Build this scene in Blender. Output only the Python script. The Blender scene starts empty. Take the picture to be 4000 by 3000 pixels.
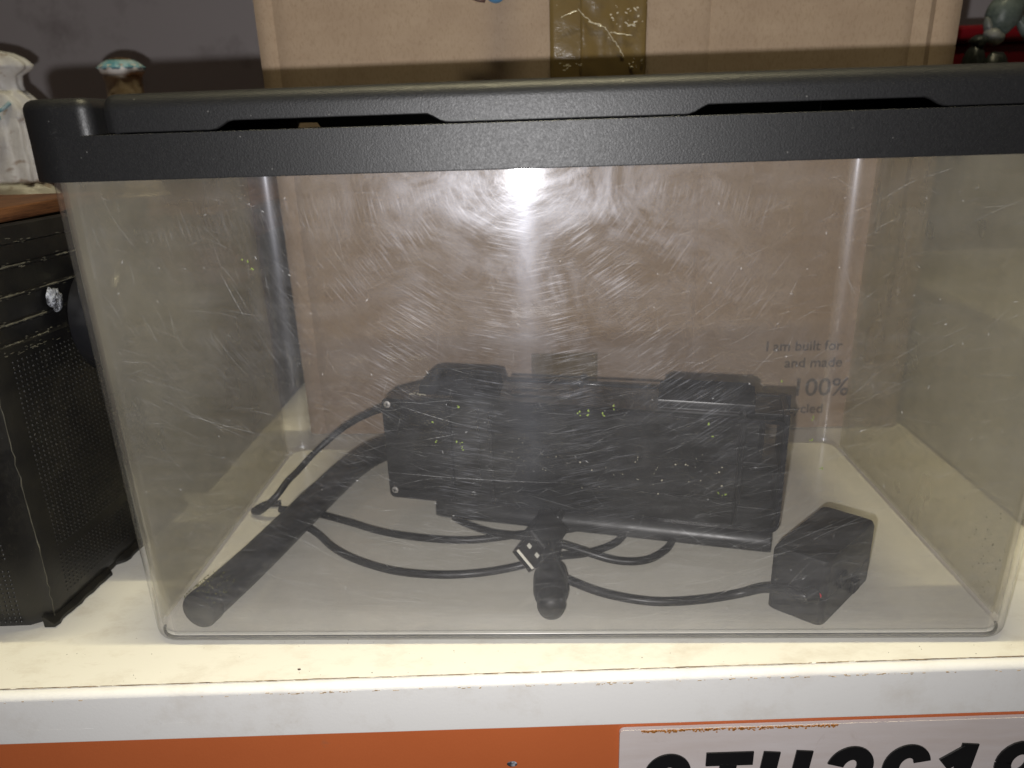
import bpy, bmesh, math, random
from mathutils import Vector, Matrix, noise
random.seed(7)
S = bpy.context.scene
C = S.collection
PI = math.pi

# ---------------------------------------------------------------- camera
CAM = Vector((-0.01134, -0.27802, 0.22832))
RT = Vector((0.99898023, 0.03281363, -0.03101232))
UPV = Vector((0.01801949, 0.34003789, 0.94023908))
FW = Vector((-0.04139802, 0.93983908, -0.33909984))
cd = bpy.data.cameras.new('camera'); co = bpy.data.objects.new('camera', cd); C.objects.link(co)
m = Matrix.Identity(4)
for i in range(3):
    m[i][0] = RT[i]; m[i][1] = UPV[i]; m[i][2] = -FW[i]; m[i][3] = CAM[i]
co.matrix_world = m
cd.sensor_width = 36; cd.lens = 2857.43 / 4000 * 36
cd.clip_start = 0.01; cd.clip_end = 20
cd.dof.use_dof = True; cd.dof.focus_distance = 0.33; cd.dof.aperture_fstop = 12
S.camera = co
# ---------------------------------------------------------------- world
W = bpy.data.worlds.new('World'); S.world = W; W.use_nodes = True
bg = W.node_tree.nodes['Background']; bg.inputs[0].default_value = (1.0, 0.82, 0.66, 1); bg.inputs[1].default_value = 0.03
# ---------------------------------------------------------------- lamps: the phone's flash and the ceiling tube
fl = bpy.data.lights.new('flash', 'POINT'); fl.energy = 5.6; fl.color = (1.0, 0.985, 0.985); fl.shadow_soft_size = 0.0022
fo = bpy.data.objects.new('flash', fl); fo.location = (-0.0229, -0.2838, 0.2136); C.objects.link(fo)
tl = bpy.data.lights.new('ceiling_tube', 'AREA'); tl.shape = 'RECTANGLE'; tl.size = 0.56; tl.size_y = 0.012
tl.energy = 2.5; tl.spread = math.radians(56); tl.color = (1.0, 0.90, 0.58)
to = bpy.data.objects.new('ceiling_tube', tl); to.location = (0.0, -0.035, 1.85); C.objects.link(to)
to.rotation_euler = (0, 0, math.radians(1.0))
S.view_settings.view_transform = 'Standard'; S.view_settings.look = 'None'
S.view_settings.exposure = 0.0; S.view_settings.gamma = 1
S.render.engine = 'CYCLES'
cy = S.cycles
cy.use_adaptive_sampling = True; cy.adaptive_threshold = 0.02
cy.max_bounces = 4; cy.diffuse_bounces = 2; cy.glossy_bounces = 2; cy.transmission_bounces = 2; cy.transparent_max_bounces = 18
cy.caustics_reflective = False; cy.caustics_refractive = False
cy.use_denoising = True
try: cy.denoiser = 'OPENIMAGEDENOISE'
except Exception: pass
cy.sample_clamp_indirect = 3.0

# ---------------------------------------------------------------- helpers
def link(name, me, mat=None, parent=None, smooth=False):
    o = bpy.data.objects.new(name, me); C.objects.link(o)
    if mat is not None: me.materials.append(mat)
    if parent: o.parent = parent
    if smooth:
        for p in me.polygons: p.use_smooth = True
    return o
def obj(name, bm, mat=None, parent=None, smooth=False, auto=None, bevel=None, seg=2):
    bmesh.ops.recalc_face_normals(bm, faces=bm.faces)
    me = bpy.data.meshes.new(name); bm.to_mesh(me); bm.free()
    o = link(name, me, mat, parent, smooth)
    if bevel:
        b = o.modifiers.new('bevel', 'BEVEL'); b.width = bevel; b.segments = seg; b.limit_method = 'ANGLE'; b.angle_limit = math.radians(38)
        b.harden_normals = False
        for p in me.polygons: p.use_smooth = True
        me.set_sharp_from_angle(angle=math.radians(40)) if not smooth else None
    if auto:
        for p in me.polygons: p.use_smooth = True
        me.set_sharp_from_angle(angle=math.radians(auto))
    if auto or bevel:
        w = o.modifiers.new('weighted_normal', 'WEIGHTED_NORMAL'); w.keep_sharp = True
    return o
def tag(o, label=None, cat=None, group=None, kind=None):
    if label: o['label'] = label
    if cat: o['category'] = cat
    if group: o['group'] = group
    if kind: o['kind'] = kind
    return o
def thing(name, label, cat, loc=(0, 0, 0), group=None):
    o = bpy.data.objects.new(name, None); C.objects.link(o); o.location = loc; o.empty_display_size = 0.02
    # children are built in world coordinates, so cancel the location
    return tag(o, label, cat, group)
def box(bm, x0, x1, y0, y1, z0, z1, M=None):
    vs = [bm.verts.new((x, y, z)) for z in (z0, z1) for y in (y0, y1) for x in (x0, x1)]
    for f in ((0, 2, 3, 1), (4, 5, 7, 6), (0, 1, 5, 4), (2, 6, 7, 3), (0, 4, 6, 2), (1, 3, 7, 5)):
        bm.faces.new([vs[i] for i in f])
    if M is not None:
        for v in vs: v.co = M @ v.co
    return vs
def nb(): return bmesh.new()
def boxo(name, dims, mat, parent, bevel=None, M=None, seg=2):
    bm = nb(); box(bm, *dims, M=M); return obj(name, bm, mat, parent, bevel=bevel, seg=seg)
def rings(bm, loops, cap0=True, cap1=True, closed=False):
    vl = [[bm.verts.new(p) for p in lp] for lp in loops]
    n = len(vl[0]); L = len(vl)
    for a in range(L if closed else L - 1):
        A = vl[a]; B = vl[(a + 1) % L]
        for i in range(n):
            j = (i + 1) % n
            bm.faces.new((A[i], A[j], B[j], B[i]))
    if cap0 and not closed: bm.faces.new(vl[0][::-1])
    if cap1 and not closed: bm.faces.new(vl[-1])
    return vl
def rrect(x0, x1, y0, y1, r, z, n=8):
    pts = []
    q = (r,) * 4 if not isinstance(r, (tuple, list)) else r
    for cx, cy_, a0, r in ((x1 - q[0], y1 - q[0], 0, q[0]), (x0 + q[1], y1 - q[1], 90, q[1]), (x0 + q[2], y0 + q[2], 180, q[2]), (x1 - q[3], y0 + q[3], 270, q[3])):
        for k in range(n + 1):
            a = math.radians(a0 + 90 * k / n); pts.append((cx + r * math.cos(a), cy_ + r * math.sin(a), z))
    return pts
def catmull(pts, sub=8):
    P = [Vector(p) for p in pts]; P = [P[0] * 2 - P[1]] + P + [P[-1] * 2 - P[-2]]
    out = []
    for i in range(1, len(P) - 2):
        for k in range(sub):
            t = k / sub
            a, b, c, d = P[i - 1:i + 3]
            out.append(0.5 * ((2 * b) + (c - a) * t + (2 * a - 5 * b + 4 * c - d) * t * t + (3 * b - a - 3 * c + d) * t ** 3))
    out.append(P[-2]); return out
def tube_bm(bm, pts, r, n=14, flat=1.0, radii=None):
    loops = []; up = Vector((0, 0, 1))
    for i, p in enumerate(pts):
        t = (pts[min(i + 1, len(pts) - 1)] - pts[max(i - 1, 0)]).normalized()
        s = t.cross(up)
        if s.length < 1e-4: s = Vector((1, 0, 0))
        s.normalize(); u = s.cross(t)
        rr = radii[i] if radii else r
        loops.append([p + s * (rr * math.cos(2 * PI * k / n)) + u * (rr * flat * math.sin(2 * PI * k / n)) for k in range(n)])
    rings(bm, loops)
def lathe(bm, prof, origin, axis, n=28):
    """prof: list of (distance along axis, radius)"""
    a = Vector(axis).normalized(); s = a.cross(Vector((0, 0, 1)))
    if s.length < 1e-3: s = Vector((1, 0, 0))
    s.normalize(); u = s.cross(a)
    rings(bm, [[Vector(origin) + a * d + s * (r * math.cos(2 * PI * k / n)) + u * (r * math.sin(2 * PI * k / n)) for k in range(n)] for d, r in prof])

# ---------------------------------------------------------------- materials
class NT:
    def __init__(s, name):
        s.m = bpy.data.materials.new(name); s.m.use_nodes = True; s.t = s.m.node_tree; s.n = s.t.nodes; s.l = s.t.links
        s.p = s.n['Principled BSDF']; s.out = s.n['Material Output']
        s.tc = s.n.new('ShaderNodeTexCoord')
    def new(s, ty, **kw):
        n = s.n.new(ty)
        for k, v in kw.items(): setattr(n, k, v)
        return n
    def put(s, sock, v):
        if isinstance(v, bpy.types.NodeSocket): s.l.new(v, sock)
        elif v is not None: sock.default_value = v
    def mapping(s, scale=(1, 1, 1), rot=(0, 0, 0), loc=(0, 0, 0)):
        n = s.new('ShaderNodeMapping'); s.l.new(s.tc.outputs['Object'], n.inputs[0])
        n.inputs['Scale'].default_value = scale; n.inputs['Rotation'].default_value = rot; n.inputs['Location'].default_value = loc
        return n.outputs[0]
    def noise(s, scale, detail=4, rough=0.55, vec=None, dist=0.0):
        n = s.new('ShaderNodeTexNoise'); n.inputs['Scale'].default_value = scale; n.inputs['Detail'].default_value = detail
        n.inputs['Roughness'].default_value = rough; n.inputs['Distortion'].default_value = dist
        s.l.new(vec if vec is not None else s.tc.outputs['Object'], n.inputs['Vector'])
        return n.outputs['Fac']
    def vor(s, scale, vec=None, feature='F1'):
        n = s.new('ShaderNodeTexVoronoi'); n.feature = feature; n.inputs['Scale'].default_value = scale
        s.l.new(vec if vec is not None else s.tc.outputs['Object'], n.inputs['Vector'])
        return n.outputs['Distance']
    def ramp(s, fac, stops):
        n = s.new('ShaderNodeValToRGB'); s.l.new(fac, n.inputs[0]); e = n.color_ramp.elements
        while len(e) < len(stops): e.new(0.5)
        for el, (p, c) in zip(e, stops):
            el.position = p; el.color = (c, c, c, 1) if isinstance(c, (int, float)) else (*c, 1)
        return n.outputs[0]
    def math(s, op, a, b=None):
        n = s.new('ShaderNodeMath', operation=op); s.put(n.inputs[0], a)
        if b is not None: s.put(n.inputs[1], b)
        return n.outputs[0]
    def mix(s, fac, a, b, ty='MIX'):
        n = s.new('ShaderNodeMix', data_type='RGBA', blend_type=ty); s.put(n.inputs[0], fac)
        for sock, v in ((n.inputs[6], a), (n.inputs[7], b)):
            if isinstance(v, tuple) and len(v) == 3: v = (*v, 1)
            s.put(sock, v)
        return n.outputs[2]
    def bump(s, h, strength=0.3, dist=0.001, normal=None):
        n = s.new('ShaderNodeBump'); n.inputs['Strength'].default_value = strength; n.inputs['Distance'].default_value = dist
        s.l.new(h, n.inputs['Height'])
        if normal is not None: s.l.new(normal, n.inputs['Normal'])
        return n.outputs[0]
    def set(s, base=None, rough=None, spec=None, normal=None, metal=None, **kw):
        if isinstance(base, tuple): base = (*base, 1)
        s.put(s.p.inputs['Base Color'], base); s.put(s.p.inputs['Roughness'], rough)
        s.put(s.p.inputs['Specular IOR Level'], spec); s.put(s.p.inputs['Metallic'], metal)
        if normal is not None: s.l.new(normal, s.p.inputs['Normal'])
        for k, v in kw.items(): s.put(s.p.inputs[k.replace('_', ' ')], v)
        return s.m

def plain(name, col, rough=0.5, spec=0.5, metal=0.0, grain=0.12, gs=400, bump=0.05, bd=0.0003):
    a = NT(name)
    f = a.noise(gs, 5)
    c = a.mix(f, tuple(x * (1 - grain) for x in col), tuple(min(1, x * (1 + grain)) for x in col))
    r = a.ramp(a.noise(gs * 0.15, 4), [(0.3, max(0.05, rough - 0.08)), (0.7, min(1, rough + 0.1))])
    return a.set(c, r, spec, a.bump(f, bump, bd), metal)

def mat_lid(name='lid_plastic', base=(0.0075, 0.0075, 0.008)):
    a = NT(name)
    v = a.vor(1500); n1 = a.noise(1200, 6, 0.7); n2 = a.noise(35, 4)
    h = a.math('ADD', a.math('MULTIPLY', v, 0.7), n1)
    dust = a.ramp(a.noise(260, 8, 0.75), [(0.60, 0.0), (0.78, 1.0)])
    dustbig = a.ramp(n2, [(0.35, 0.25), (0.75, 1.0)])
    c = a.mix(a.math('MULTIPLY', a.math('MULTIPLY', dust, dustbig), 0.16), base, (0.20, 0.20, 0.19))
    sp = a.ramp(a.vor(170), [(0.0, 1.0), (0.055, 0.0)])
    c = a.mix(a.math('MULTIPLY', sp, 0.5), c, (0.35, 0.34, 0.31))
    sc = a.ramp(a.noise(18, 9, 0.85, a.mapping((1, 1, 4), rot=(0, 0.15, 0))), [(0.63, 0), (0.69, 1)])
    c = a.mix(a.math('MULTIPLY', sc, 0.10), c, (0.30, 0.30, 0.29))
    r = a.ramp(n1, [(0.3, 0.41), (0.7, 0.55)])
    return a.set(c, r, 0.42, a.bump(h, 0.42, 0.00013))
M_LID = mat_lid()

def mat_cardboard():
    a = NT('cardboard')
    f1 = a.noise(40, 6, 0.6); fib = a.noise(900, 3, 0.6, a.mapping((1, 1, 0.45)))
    c = a.mix(a.ramp(f1, [(0.35, 0.0), (0.7, 1.0)]), (0.385, 0.285, 0.205), (0.43, 0.325, 0.235))
    c = a.mix(a.math('MULTIPLY', a.ramp(fib, [(0.50, 0.0), (0.72, 1.0)]), 0.35), c, (0.22, 0.145, 0.085))
    # faint flute lines under the liner
    wv = a.new('ShaderNodeTexWave'); wv.wave_type = 'BANDS'; wv.bands_direction = 'Z'; wv.inputs['Scale'].default_value = 26; wv.inputs['Distortion'].default_value = 1.2
    wv.inputs['Detail'].default_value = 2
    a.l.new(a.tc.outputs['Object'], wv.inputs['Vector'])
    c = a.mix(a.math('MULTIPLY', wv.outputs['Fac'], 0.08), c, (0.30, 0.21, 0.13))
    sp = a.ramp(a.vor(120), [(0.0, 1.0), (0.06, 0.0)])
    c = a.mix(a.math('MULTIPLY', sp, 0.75), c, (0.13, 0.08, 0.045))
    return a.set(c, 0.85, 0.25, a.bump(fib, 0.35, 0.0003))
M_CARD = mat_cardboard()

def mat_tape():
    a = NT('packing_tape')
    n = a.noise(60, 5, 0.6, a.mapping((1, 1, 0.35))); wr = a.noise(130, 6, 0.7, dist=1.5)
    c = a.mix(n, (0.15, 0.10, 0.035), (0.21, 0.145, 0.055))
    fl = a.ramp(a.noise(300, 3, 0.6), [(0.70, 0.0), (0.74, 1.0)])
    c = a.mix(a.math('MULTIPLY', fl, a.ramp(a.noise(30, 2), [(0.45, 0), (0.6, 0.8)])), c, (0.6, 0.52, 0.36))
    return a.set(c, 0.16, 0.55, a.bump(wr, 0.25, 0.0005), Coat_Weight=0.5, Coat_Roughness=0.08)
M_TAPE = mat_tape()

def mat_shelf(name, a0, a1, dirt=0.5):
    a = NT(name)
    n = a.noise(6, 5); f = a.noise(700, 4, 0.6)
    c = a.mix(n, a0, a1)
    sm = a.math('MULTIPLY', a.ramp(a.noise(28, 8, 0.75, a.mapping((1, 1.8, 1))), [(0.50, 0.0), (0.78, 1.0)]), dirt * 0.60)
    c = a.mix(sm, c, (0.42, 0.34, 0.24))
    sp = a.ramp(a.vor(95), [(0.0, 1.0), (0.035, 0.0)])
    keep = a.ramp(a.noise(11, 3), [(0.5, 0.0), (0.58, 1.0)])
    c = a.mix(a.math('MULTIPLY', a.math('MULTIPLY', sp, keep), 0.9), c, (0.16, 0.10, 0.06))
    sc = a.ramp(a.noise(16, 9, 0.85, a.mapping((1, 4, 1), rot=(0, 0, 0.5))), [(0.60, 0.0), (0.70, 1.0)])
    c = a.mix(a.math('MULTIPLY', sc, 0.40 * dirt), c, (0.36, 0.27, 0.18))
    return a.set(c, a.ramp(n, [(0.3, 0.38), (0.7, 0.52)]), 0.4, a.bump(f, 0.25, 0.0002))
M_SHELF = mat_shelf('white_shelf_paint', (0.74, 0.715, 0.645), (0.79, 0.765, 0.70), 0.8)
M_EDGE = mat_shelf('white_edge_paint', (0.72, 0.71, 0.69), (0.77, 0.76, 0.74), 0.55)

def mat_orange():
    a = NT('orange_paint'); n = a.noise(18, 6, 0.6); f = a.noise(800, 4)
    c = a.mix(n, (0.43, 0.105, 0.032), (0.50, 0.13, 0.042))
    w = a.ramp(a.noise(70, 8, 0.8), [(0.66, 0), (0.70, 1)])
    c = a.mix(a.math('MULTIPLY', w, 0.3), c, (0.30, 0.13, 0.07))
    return a.set(c, 0.42, 0.4, a.bump(f, 0.3, 0.0002))
M_ORANGE = mat_orange()
def mat_plate():
    a = NT('plate_white'); n = a.noise(30, 8, 0.7, a.mapping((0.25, 1, 1.6)))
    c = a.mix(a.ramp(n, [(0.35, 0), (0.72, 1)]), (0.60, 0.55, 0.545), (0.50, 0.43, 0.40))
    st = a.ramp(a.noise(55, 8, 0.75, dist=1), [(0.60, 0), (0.75, 1)])
    c = a.mix(a.math('MULTIPLY', st, 0.35), c, (0.33, 0.25, 0.2))
    return a.set(c, 0.38, 0.45, a.bump(n, 0.15, 0.0003))
M_PLATE = mat_plate()
M_BLACKP = plain('black_character_paint', (0.008, 0.008, 0.009), 0.35, 0.4, gs=300, bump=0.05)
M_RUST = plain('rust_flakes', (0.36, 0.15, 0.035), 0.9, 0.1, grain=0.5, gs=900, bump=0.6)

def mat_wall():
    a = NT('wall_plaster'); n = a.noise(2.2, 5, 0.6); d = a.noise(7, 8, 0.7)
    c = a.mix(n, (0.76, 0.69, 0.70), (0.82, 0.77, 0.775))
    c = a.mix(a.math('MULTIPLY', a.ramp(d, [(0.54, 0), (0.70, 1)]), 0.45), c, (0.26, 0.21, 0.20))
    mk = a.ramp(a.noise(13, 5, 0.6, a.mapping((1, 1, 0.5))), [(0.70, 0), (0.74, 1)])
    c = a.mix(a.math('MULTIPLY', mk, 0.6), c, (0.15, 0.12, 0.12))
    return a.set(c, 0.8, 0.2, a.bump(a.noise(120, 6), 0.3, 0.001))
M_WALL = mat_wall()

M_DEV = plain('device_black_plastic', (0.013, 0.013, 0.014), 0.38, 0.5, grain=0.3, gs=500, bump=0.12)
M_DEV2 = plain('device_gloss_black', (0.012, 0.012, 0.014), 0.22, 0.55, grain=0.3, gs=300, bump=0.05)
M_DEVDARK = plain('device_matt_black', (0.006, 0.006, 0.007), 0.6, 0.3, gs=400)
M_CABLE = plain('cable_rubber', (0.014, 0.014, 0.015), 0.42, 0.5, gs=600)
M_ADAPT = plain('adapter_plastic', (0.011, 0.0105, 0.0105), 0.5, 0.4, grain=0.4, gs=250, bump=0.1)
M_METAL = plain('plated_metal', (0.62, 0.60, 0.57), 0.42, 0.5, 0.6, gs=500)
M_USBW = plain('connector_tongue_white', (0.92, 0.88, 0.76), 0.5, 0.4)
M_RED = plain('red_led_cap', (0.75, 0.05, 0.07), 0.35, 0.5)
M_ALGAE = plain('dry_algae', (0.22, 0.30, 0.05), 0.8, 0.2, grain=0.4, gs=900)
M_CALC = plain('lime_residue', (0.62, 0.58, 0.44), 0.8, 0.3, grain=0.4, gs=900)

def mat_tub():
    a = NT('tub_black_plastic'); n = a.noise(25, 7, 0.7); f = a.noise(420, 5, 0.7)
    c = a.mix(a.ramp(n, [(0.45, 0), (0.78, 1)]), (0.0055, 0.0053, 0.0054), (0.022, 0.020, 0.015))
    sc = a.ramp(a.noise(35, 9, 0.85, a.mapping((1, 0.35, 3.2), rot=(0.3, 0, 0))), [(0.655, 0), (0.70, 1)])
    c = a.mix(a.math('MULTIPLY', sc, 0.35), c, (0.22, 0.20, 0.15))
    sp = a.ramp(a.vor(230), [(0.0, 1.0), (0.05, 0.0)])
    c = a.mix(a.math('MULTIPLY', sp, 0.4), c, (0.3, 0.28, 0.22))
    return a.set(c, a.ramp(f, [(0.3, 0.30), (0.7, 0.46)]), 0.5, a.bump(f, 0.3, 0.0003))
M_TUB = mat_tub()
M_TUBEDGE = plain('worn_black_edge', (0.085, 0.08, 0.06), 0.55, 0.3, grain=0.7, gs=160, bump=0.4)
_c = NT('scuffed_white_mark')
M_CHIP = _c.set(_c.mix(_c.ramp(_c.noise(420, 6, 0.7), [(0.42, 0), (0.6, 1)]), (0.03, 0.03, 0.035), (0.46, 0.48, 0.53)), 0.7, 0.4, _c.bump(_c.noise(500, 5), 0.6, 0.001))

def mat_wood():
    a = NT('varnished_wood'); n = a.noise(60, 8, 0.75, a.mapping((5, 0.35, 5), rot=(0, 0, 0.12)))
    c = a.mix(a.ramp(n, [(0.35, 0), (0.68, 1)]), (0.035, 0.012, 0.005), (0.20, 0.085, 0.032))
    sc = a.ramp(a.noise(26, 9, 0.85, a.mapping((1, 5, 1), rot=(0, 0, 0.3))), [(0.66, 0), (0.70, 1)])
    c = a.mix(a.math('MULTIPLY', sc, 0.7), c, (0.75, 0.6, 0.45))
    return a.set(c, 0.5, 0.35, a.bump(n, 0.35, 0.0006))
M_WOOD = mat_wood()
M_REDWOOD = plain('reddish_wood_face', (0.26, 0.075, 0.05), 0.45, 0.4, grain=0.5, gs=30, bump=0.1)
M_BROWN = plain('dark_brown_boards', (0.028, 0.021, 0.016), 0.6, 0.3, grain=0.4, gs=22)
def mat_ceramic(name, c0, c1, stain):
    a = NT(name); n = a.noise(90, 7, 0.7)
    c = a.mix(a.ramp(n, [(0.42, 0), (0.60, 1)]), c0, c1)
    s = a.ramp(a.noise(60, 6, 0.6, a.mapping((1, 1, 1.8), loc=(3, 1, 2))), [(0.58, 0), (0.66, 1)])
    c = a.mix(a.math('MULTIPLY', s, 0.8), c, stain)
    return a.set(c, 0.28, 0.5, a.bump(n, 0.5, 0.002))
M_CER = mat_ceramic('white_ceramic', (0.86, 0.84, 0.80), (0.76, 0.73, 0.68), (0.36, 0.25, 0.17))
M_CER2 = mat_ceramic('ivory_ceramic', (0.62, 0.52, 0.38), (0.44, 0.34, 0.23), (0.14, 0.08, 0.05))
M_TEAL = mat_ceramic('teal_glaze', (0.16, 0.42, 0.50), (0.50, 0.66, 0.70), (0.05, 0.20, 0.27))
M_GOLD = plain('gilt_trim', (0.75, 0.45, 0.16), 0.25, 0.5, 1.0)
M_GREY = mat_ceramic('grey_green_glaze', (0.09, 0.115, 0.105), (0.15, 0.18, 0.165), (0.05, 0.06, 0.055))
M_DGREY = mat_ceramic('dark_grey_glaze', (0.014, 0.017, 0.016), (0.026, 0.03, 0.028), (0.02, 0.02, 0.02))
M_REDBOX = plain('red_glossy_plastic', (0.16, 0.003, 0.008), 0.4, 0.4, grain=0.2, gs=60)
M_BLUE = plain('blue_plastic', (0.10, 0.30, 0.55), 0.35, 0.5)
M_TAN = plain('tan_paper', (0.30, 0.20, 0.11), 0.8, 0.2, grain=0.3, gs=60)

def mat_clear(name, haze, haze_col, front=False, side=False, corner=False, tint=(0.975, 0.97, 0.965), gl=0.05):
    a = NT(name); a.n.remove(a.p)
    tr = a.new('ShaderNodeBsdfTransparent'); tr.inputs[0].default_value = (*tint, 1)
    g = a.new('ShaderNodeBsdfGlossy'); g.inputs['Roughness'].default_value = gl
    fr = a.new('ShaderNodeFresnel'); fr.inputs[0].default_value = 1.42
    geo = a.new('ShaderNodeNewGeometry')
    # same reflectance whichever side of the thin wall the ray meets
    lw = a.new('ShaderNodeLayerWeight'); lw.inputs[0].default_value = 0.5
    f5 = a.math('POWER', lw.outputs['Facing'], 5.0)
    fz = a.math('ADD', a.math('MULTIPLY', f5, 0.8), 0.035)
    a.n.remove(fr)
    m1 = a.new('ShaderNodeMixShader'); a.l.new(fz, m1.inputs[0]); a.l.new(tr.outputs[0], m1.inputs[1]); a.l.new(g.outputs[0], m1.inputs[2])
    # haze: abrasion and dust, patchy
    n1 = a.noise(9, 4, 0.65)
    hz = a.ramp(n1, [(0.30, 0.55), (0.75, 1.5)])
    if front:
        n2 = a.noise(150, 3, 0.7, a.mapping((0.10, 1, 1.0))); n3 = a.noise(45, 5, 0.7, dist=0.8)
        hz = a.math('MULTIPLY', hz, a.ramp(n2, [(0.30, 0.55), (0.70, 1.45)]))
        hz = a.math('MULTIPLY', hz, a.ramp(n3, [(0.35, 0.75), (0.75, 1.35)]))
        sp_ = a.new('ShaderNodeSeparateXYZ'); a.l.new(a.tc.outputs['Object'], sp_.inputs[0])
        lv = a.math('ADD', a.math('MULTIPLY', sp_.outputs[2], 10.0), a.math('MULTIPLY', n1, 0.5))   # haze denser towards the bottom
        hz = a.math('MULTIPLY', hz, a.ramp(lv, [(0.25, 2.4), (1.15, 1.0)]))
    hz = a.math('MULTIPLY', hz, haze)
    # more of the flash is scattered where one looks along the wall
    if not side: hz = a.math('MULTIPLY', hz, a.math('ADD', a.math('MULTIPLY', lw.outputs['Facing'], 1.2), 0.75))
    d = a.new('ShaderNodeBsdfDiffuse'); d.inputs[0].default_value = (*haze_col, 1)
    tl_ = a.new('ShaderNodeBsdfTranslucent'); tl_.inputs[0].default_value = (*haze_col, 1)
    md = a.new('ShaderNodeMixShader'); md.inputs[0].default_value = 0.45; a.l.new(d.outputs[0], md.inputs[1]); a.l.new(tl_.outputs[0], md.inputs[2])
    m2 = a.new('ShaderNodeMixShader'); a.l.new(hz, m2.inputs[0]); a.l.new(m1.outputs[0], m2.inputs[1]); a.l.new(md.outputs[0], m2.inputs[2])
    last = m2.outputs[0]
    smn = a.ramp(a.noise(30, 6, 0.7, dist=1.6), [(0.40, 0.10), (0.66, 1.35)]) if front else None
    def lobe(rough, wt, last):
        sm = a.new('ShaderNodeBsdfGlossy'); sm.inputs['Roughness'].default_value = rough
        sw = a.math('MULTIPLY', smn if front else 1.0, wt)
        cm = a.new('ShaderNodeCombineColor')
        for i, kk in enumerate((0.94, 0.98, 1.10)): a.l.new(a.math('MULTIPLY', sw, kk), cm.inputs[i])
        a.l.new(cm.outputs[0], sm.inputs['Color'])
        ad = a.new('ShaderNodeAddShader'); a.l.new(last, ad.inputs[0]); a.l.new(sm.outputs[0], ad.inputs[1]); return ad.outputs[0]
    last = lobe(0.41, 0.0340 if front else (0.045 if corner else 0.003), last)
    if corner: last = lobe(0.17, 0.022, last)
    if front:
        # wiping scratches: each orientation is a set of fine grooves that mirrors light across itself
        N = 8
        smear = a.ramp(a.noise(22, 6, 0.7, dist=1.0), [(0.38, 0.25), (0.72, 1.6)])
        for k in range(N):
            th = PI * (k + 0.5) / N
            ct, st_ = math.cos(th), math.sin(th)
            mp = a.new('ShaderNodeMapping'); a.l.new(a.tc.outputs['Object'], mp.inputs[0])
            mp.inputs['Rotation'].default_value = (0, th, 0)
            mp2 = a.new('ShaderNodeMapping'); a.l.new(mp.outputs[0], mp2.inputs[0])
            mp2.inputs['Scale'].default_value = (0.036, 0.0, 1.0); mp2.inputs['Location'].default_value = (k * 3.1, k * 7.7, k * 1.3)
            nn = a.noise(1700, 2, 0.75, mp2.outputs[0])
            w = a.ramp(nn, [(0.49, 0.0), (0.72, 1.35)])
            gg = a.new('ShaderNodeBsdfAnisotropic'); gg.inputs['Roughness'].default_value = 0.31; gg.inputs['Anisotropy'].default_value = 0.76
            tv = a.new('ShaderNodeCombineXYZ')
            # grooves run along (ct, 0, st): spread the highlight across them
            jn = nn.node.outputs['Color']; sx_ = a.new('ShaderNodeSeparateColor'); a.l.new(jn, sx_.inputs[0])
            an = a.math('ADD', a.math('MULTIPLY', a.math('SUBTRACT', sx_.outputs[1], 0.5), 0.7), th)
            a.l.new(a.math('COSINE', an), tv.inputs[0]); a.l.new(a.math('SINE', an), tv.inputs[2])
            a.l.new(tv.outputs[0], gg.inputs['Tangent'])
            cc = a.math('MULTIPLY', a.math('MULTIPLY', w, smear), 0.0066 * (0.65 + 0.9 * math.cos(th) ** 2))
            cm = a.new('ShaderNodeCombineColor')
            for i, kk in enumerate((0.97, 0.98, 1.06)):
                a.l.new(a.math('MULTIPLY', cc, kk), cm.inputs[i])
            a.l.new(cm.outputs[0], gg.inputs['Color'])
            ad = a.new('ShaderNodeAddShader'); a.l.new(last, ad.inputs[0]); a.l.new(gg.outputs[0], ad.inputs[1]); last = ad.outputs[0]
        last = lobe(0.13, 0.0020, last)
        gv = a.new('ShaderNodeBsdfAnisotropic'); gv.inputs['Roughness'].default_value = 0.24; gv.inputs['Anisotropy'].default_value = 0.72
        tv = a.new('ShaderNodeCombineXYZ'); tv.inputs[0].default_value = 1; a.l.new(tv.outputs[0], gv.inputs['Tangent'])
        gv.inputs['Color'].default_value = (0.0034, 0.0036, 0.0042, 1)
        ad = a.new('ShaderNodeAddShader'); a.l.new(last, ad.inputs[0]); a.l.new(gv.outputs[0], ad.inputs[1]); last = ad.outputs[0]
    a.l.new(last, a.out.inputs[0])
    return a.m
M_FRONT = mat_clear('scratched_clear_plastic', 0.046, (0.88, 0.87, 0.86), True)
M_CLEAR = mat_clear('clear_plastic', 0.018, (0.86, 0.84, 0.80))
M_SIDE = mat_clear('hazy_side_plastic', 0.37, (0.74, 0.70, 0.55), side=True, tint=(0.90, 0.89, 0.85))
M_CORNER = mat_clear('clear_plastic_corner', 0.018, (0.86, 0.84, 0.80), corner=True)
def mat_scratch():
    a = NT('scratch_white'); a.n.remove(a.p)
    tr = a.new('ShaderNodeBsdfTransparent'); d = a.new('ShaderNodeBsdfDiffuse'); d.inputs[0].default_value = (0.9, 0.9, 0.88, 1)
    m_ = a.new('ShaderNodeMixShader'); a.l.new(a.ramp(a.noise(700, 4, 0.7), [(0.35, 0.0), (0.7, 0.34)]), m_.inputs[0])
    a.l.new(tr.outputs[0], m_.inputs[1]); a.l.new(d.outputs[0], m_.inputs[2]); a.l.new(m_.outputs[0], a.out.inputs[0]); return a.m
M_SCR = mat_scratch()
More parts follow.
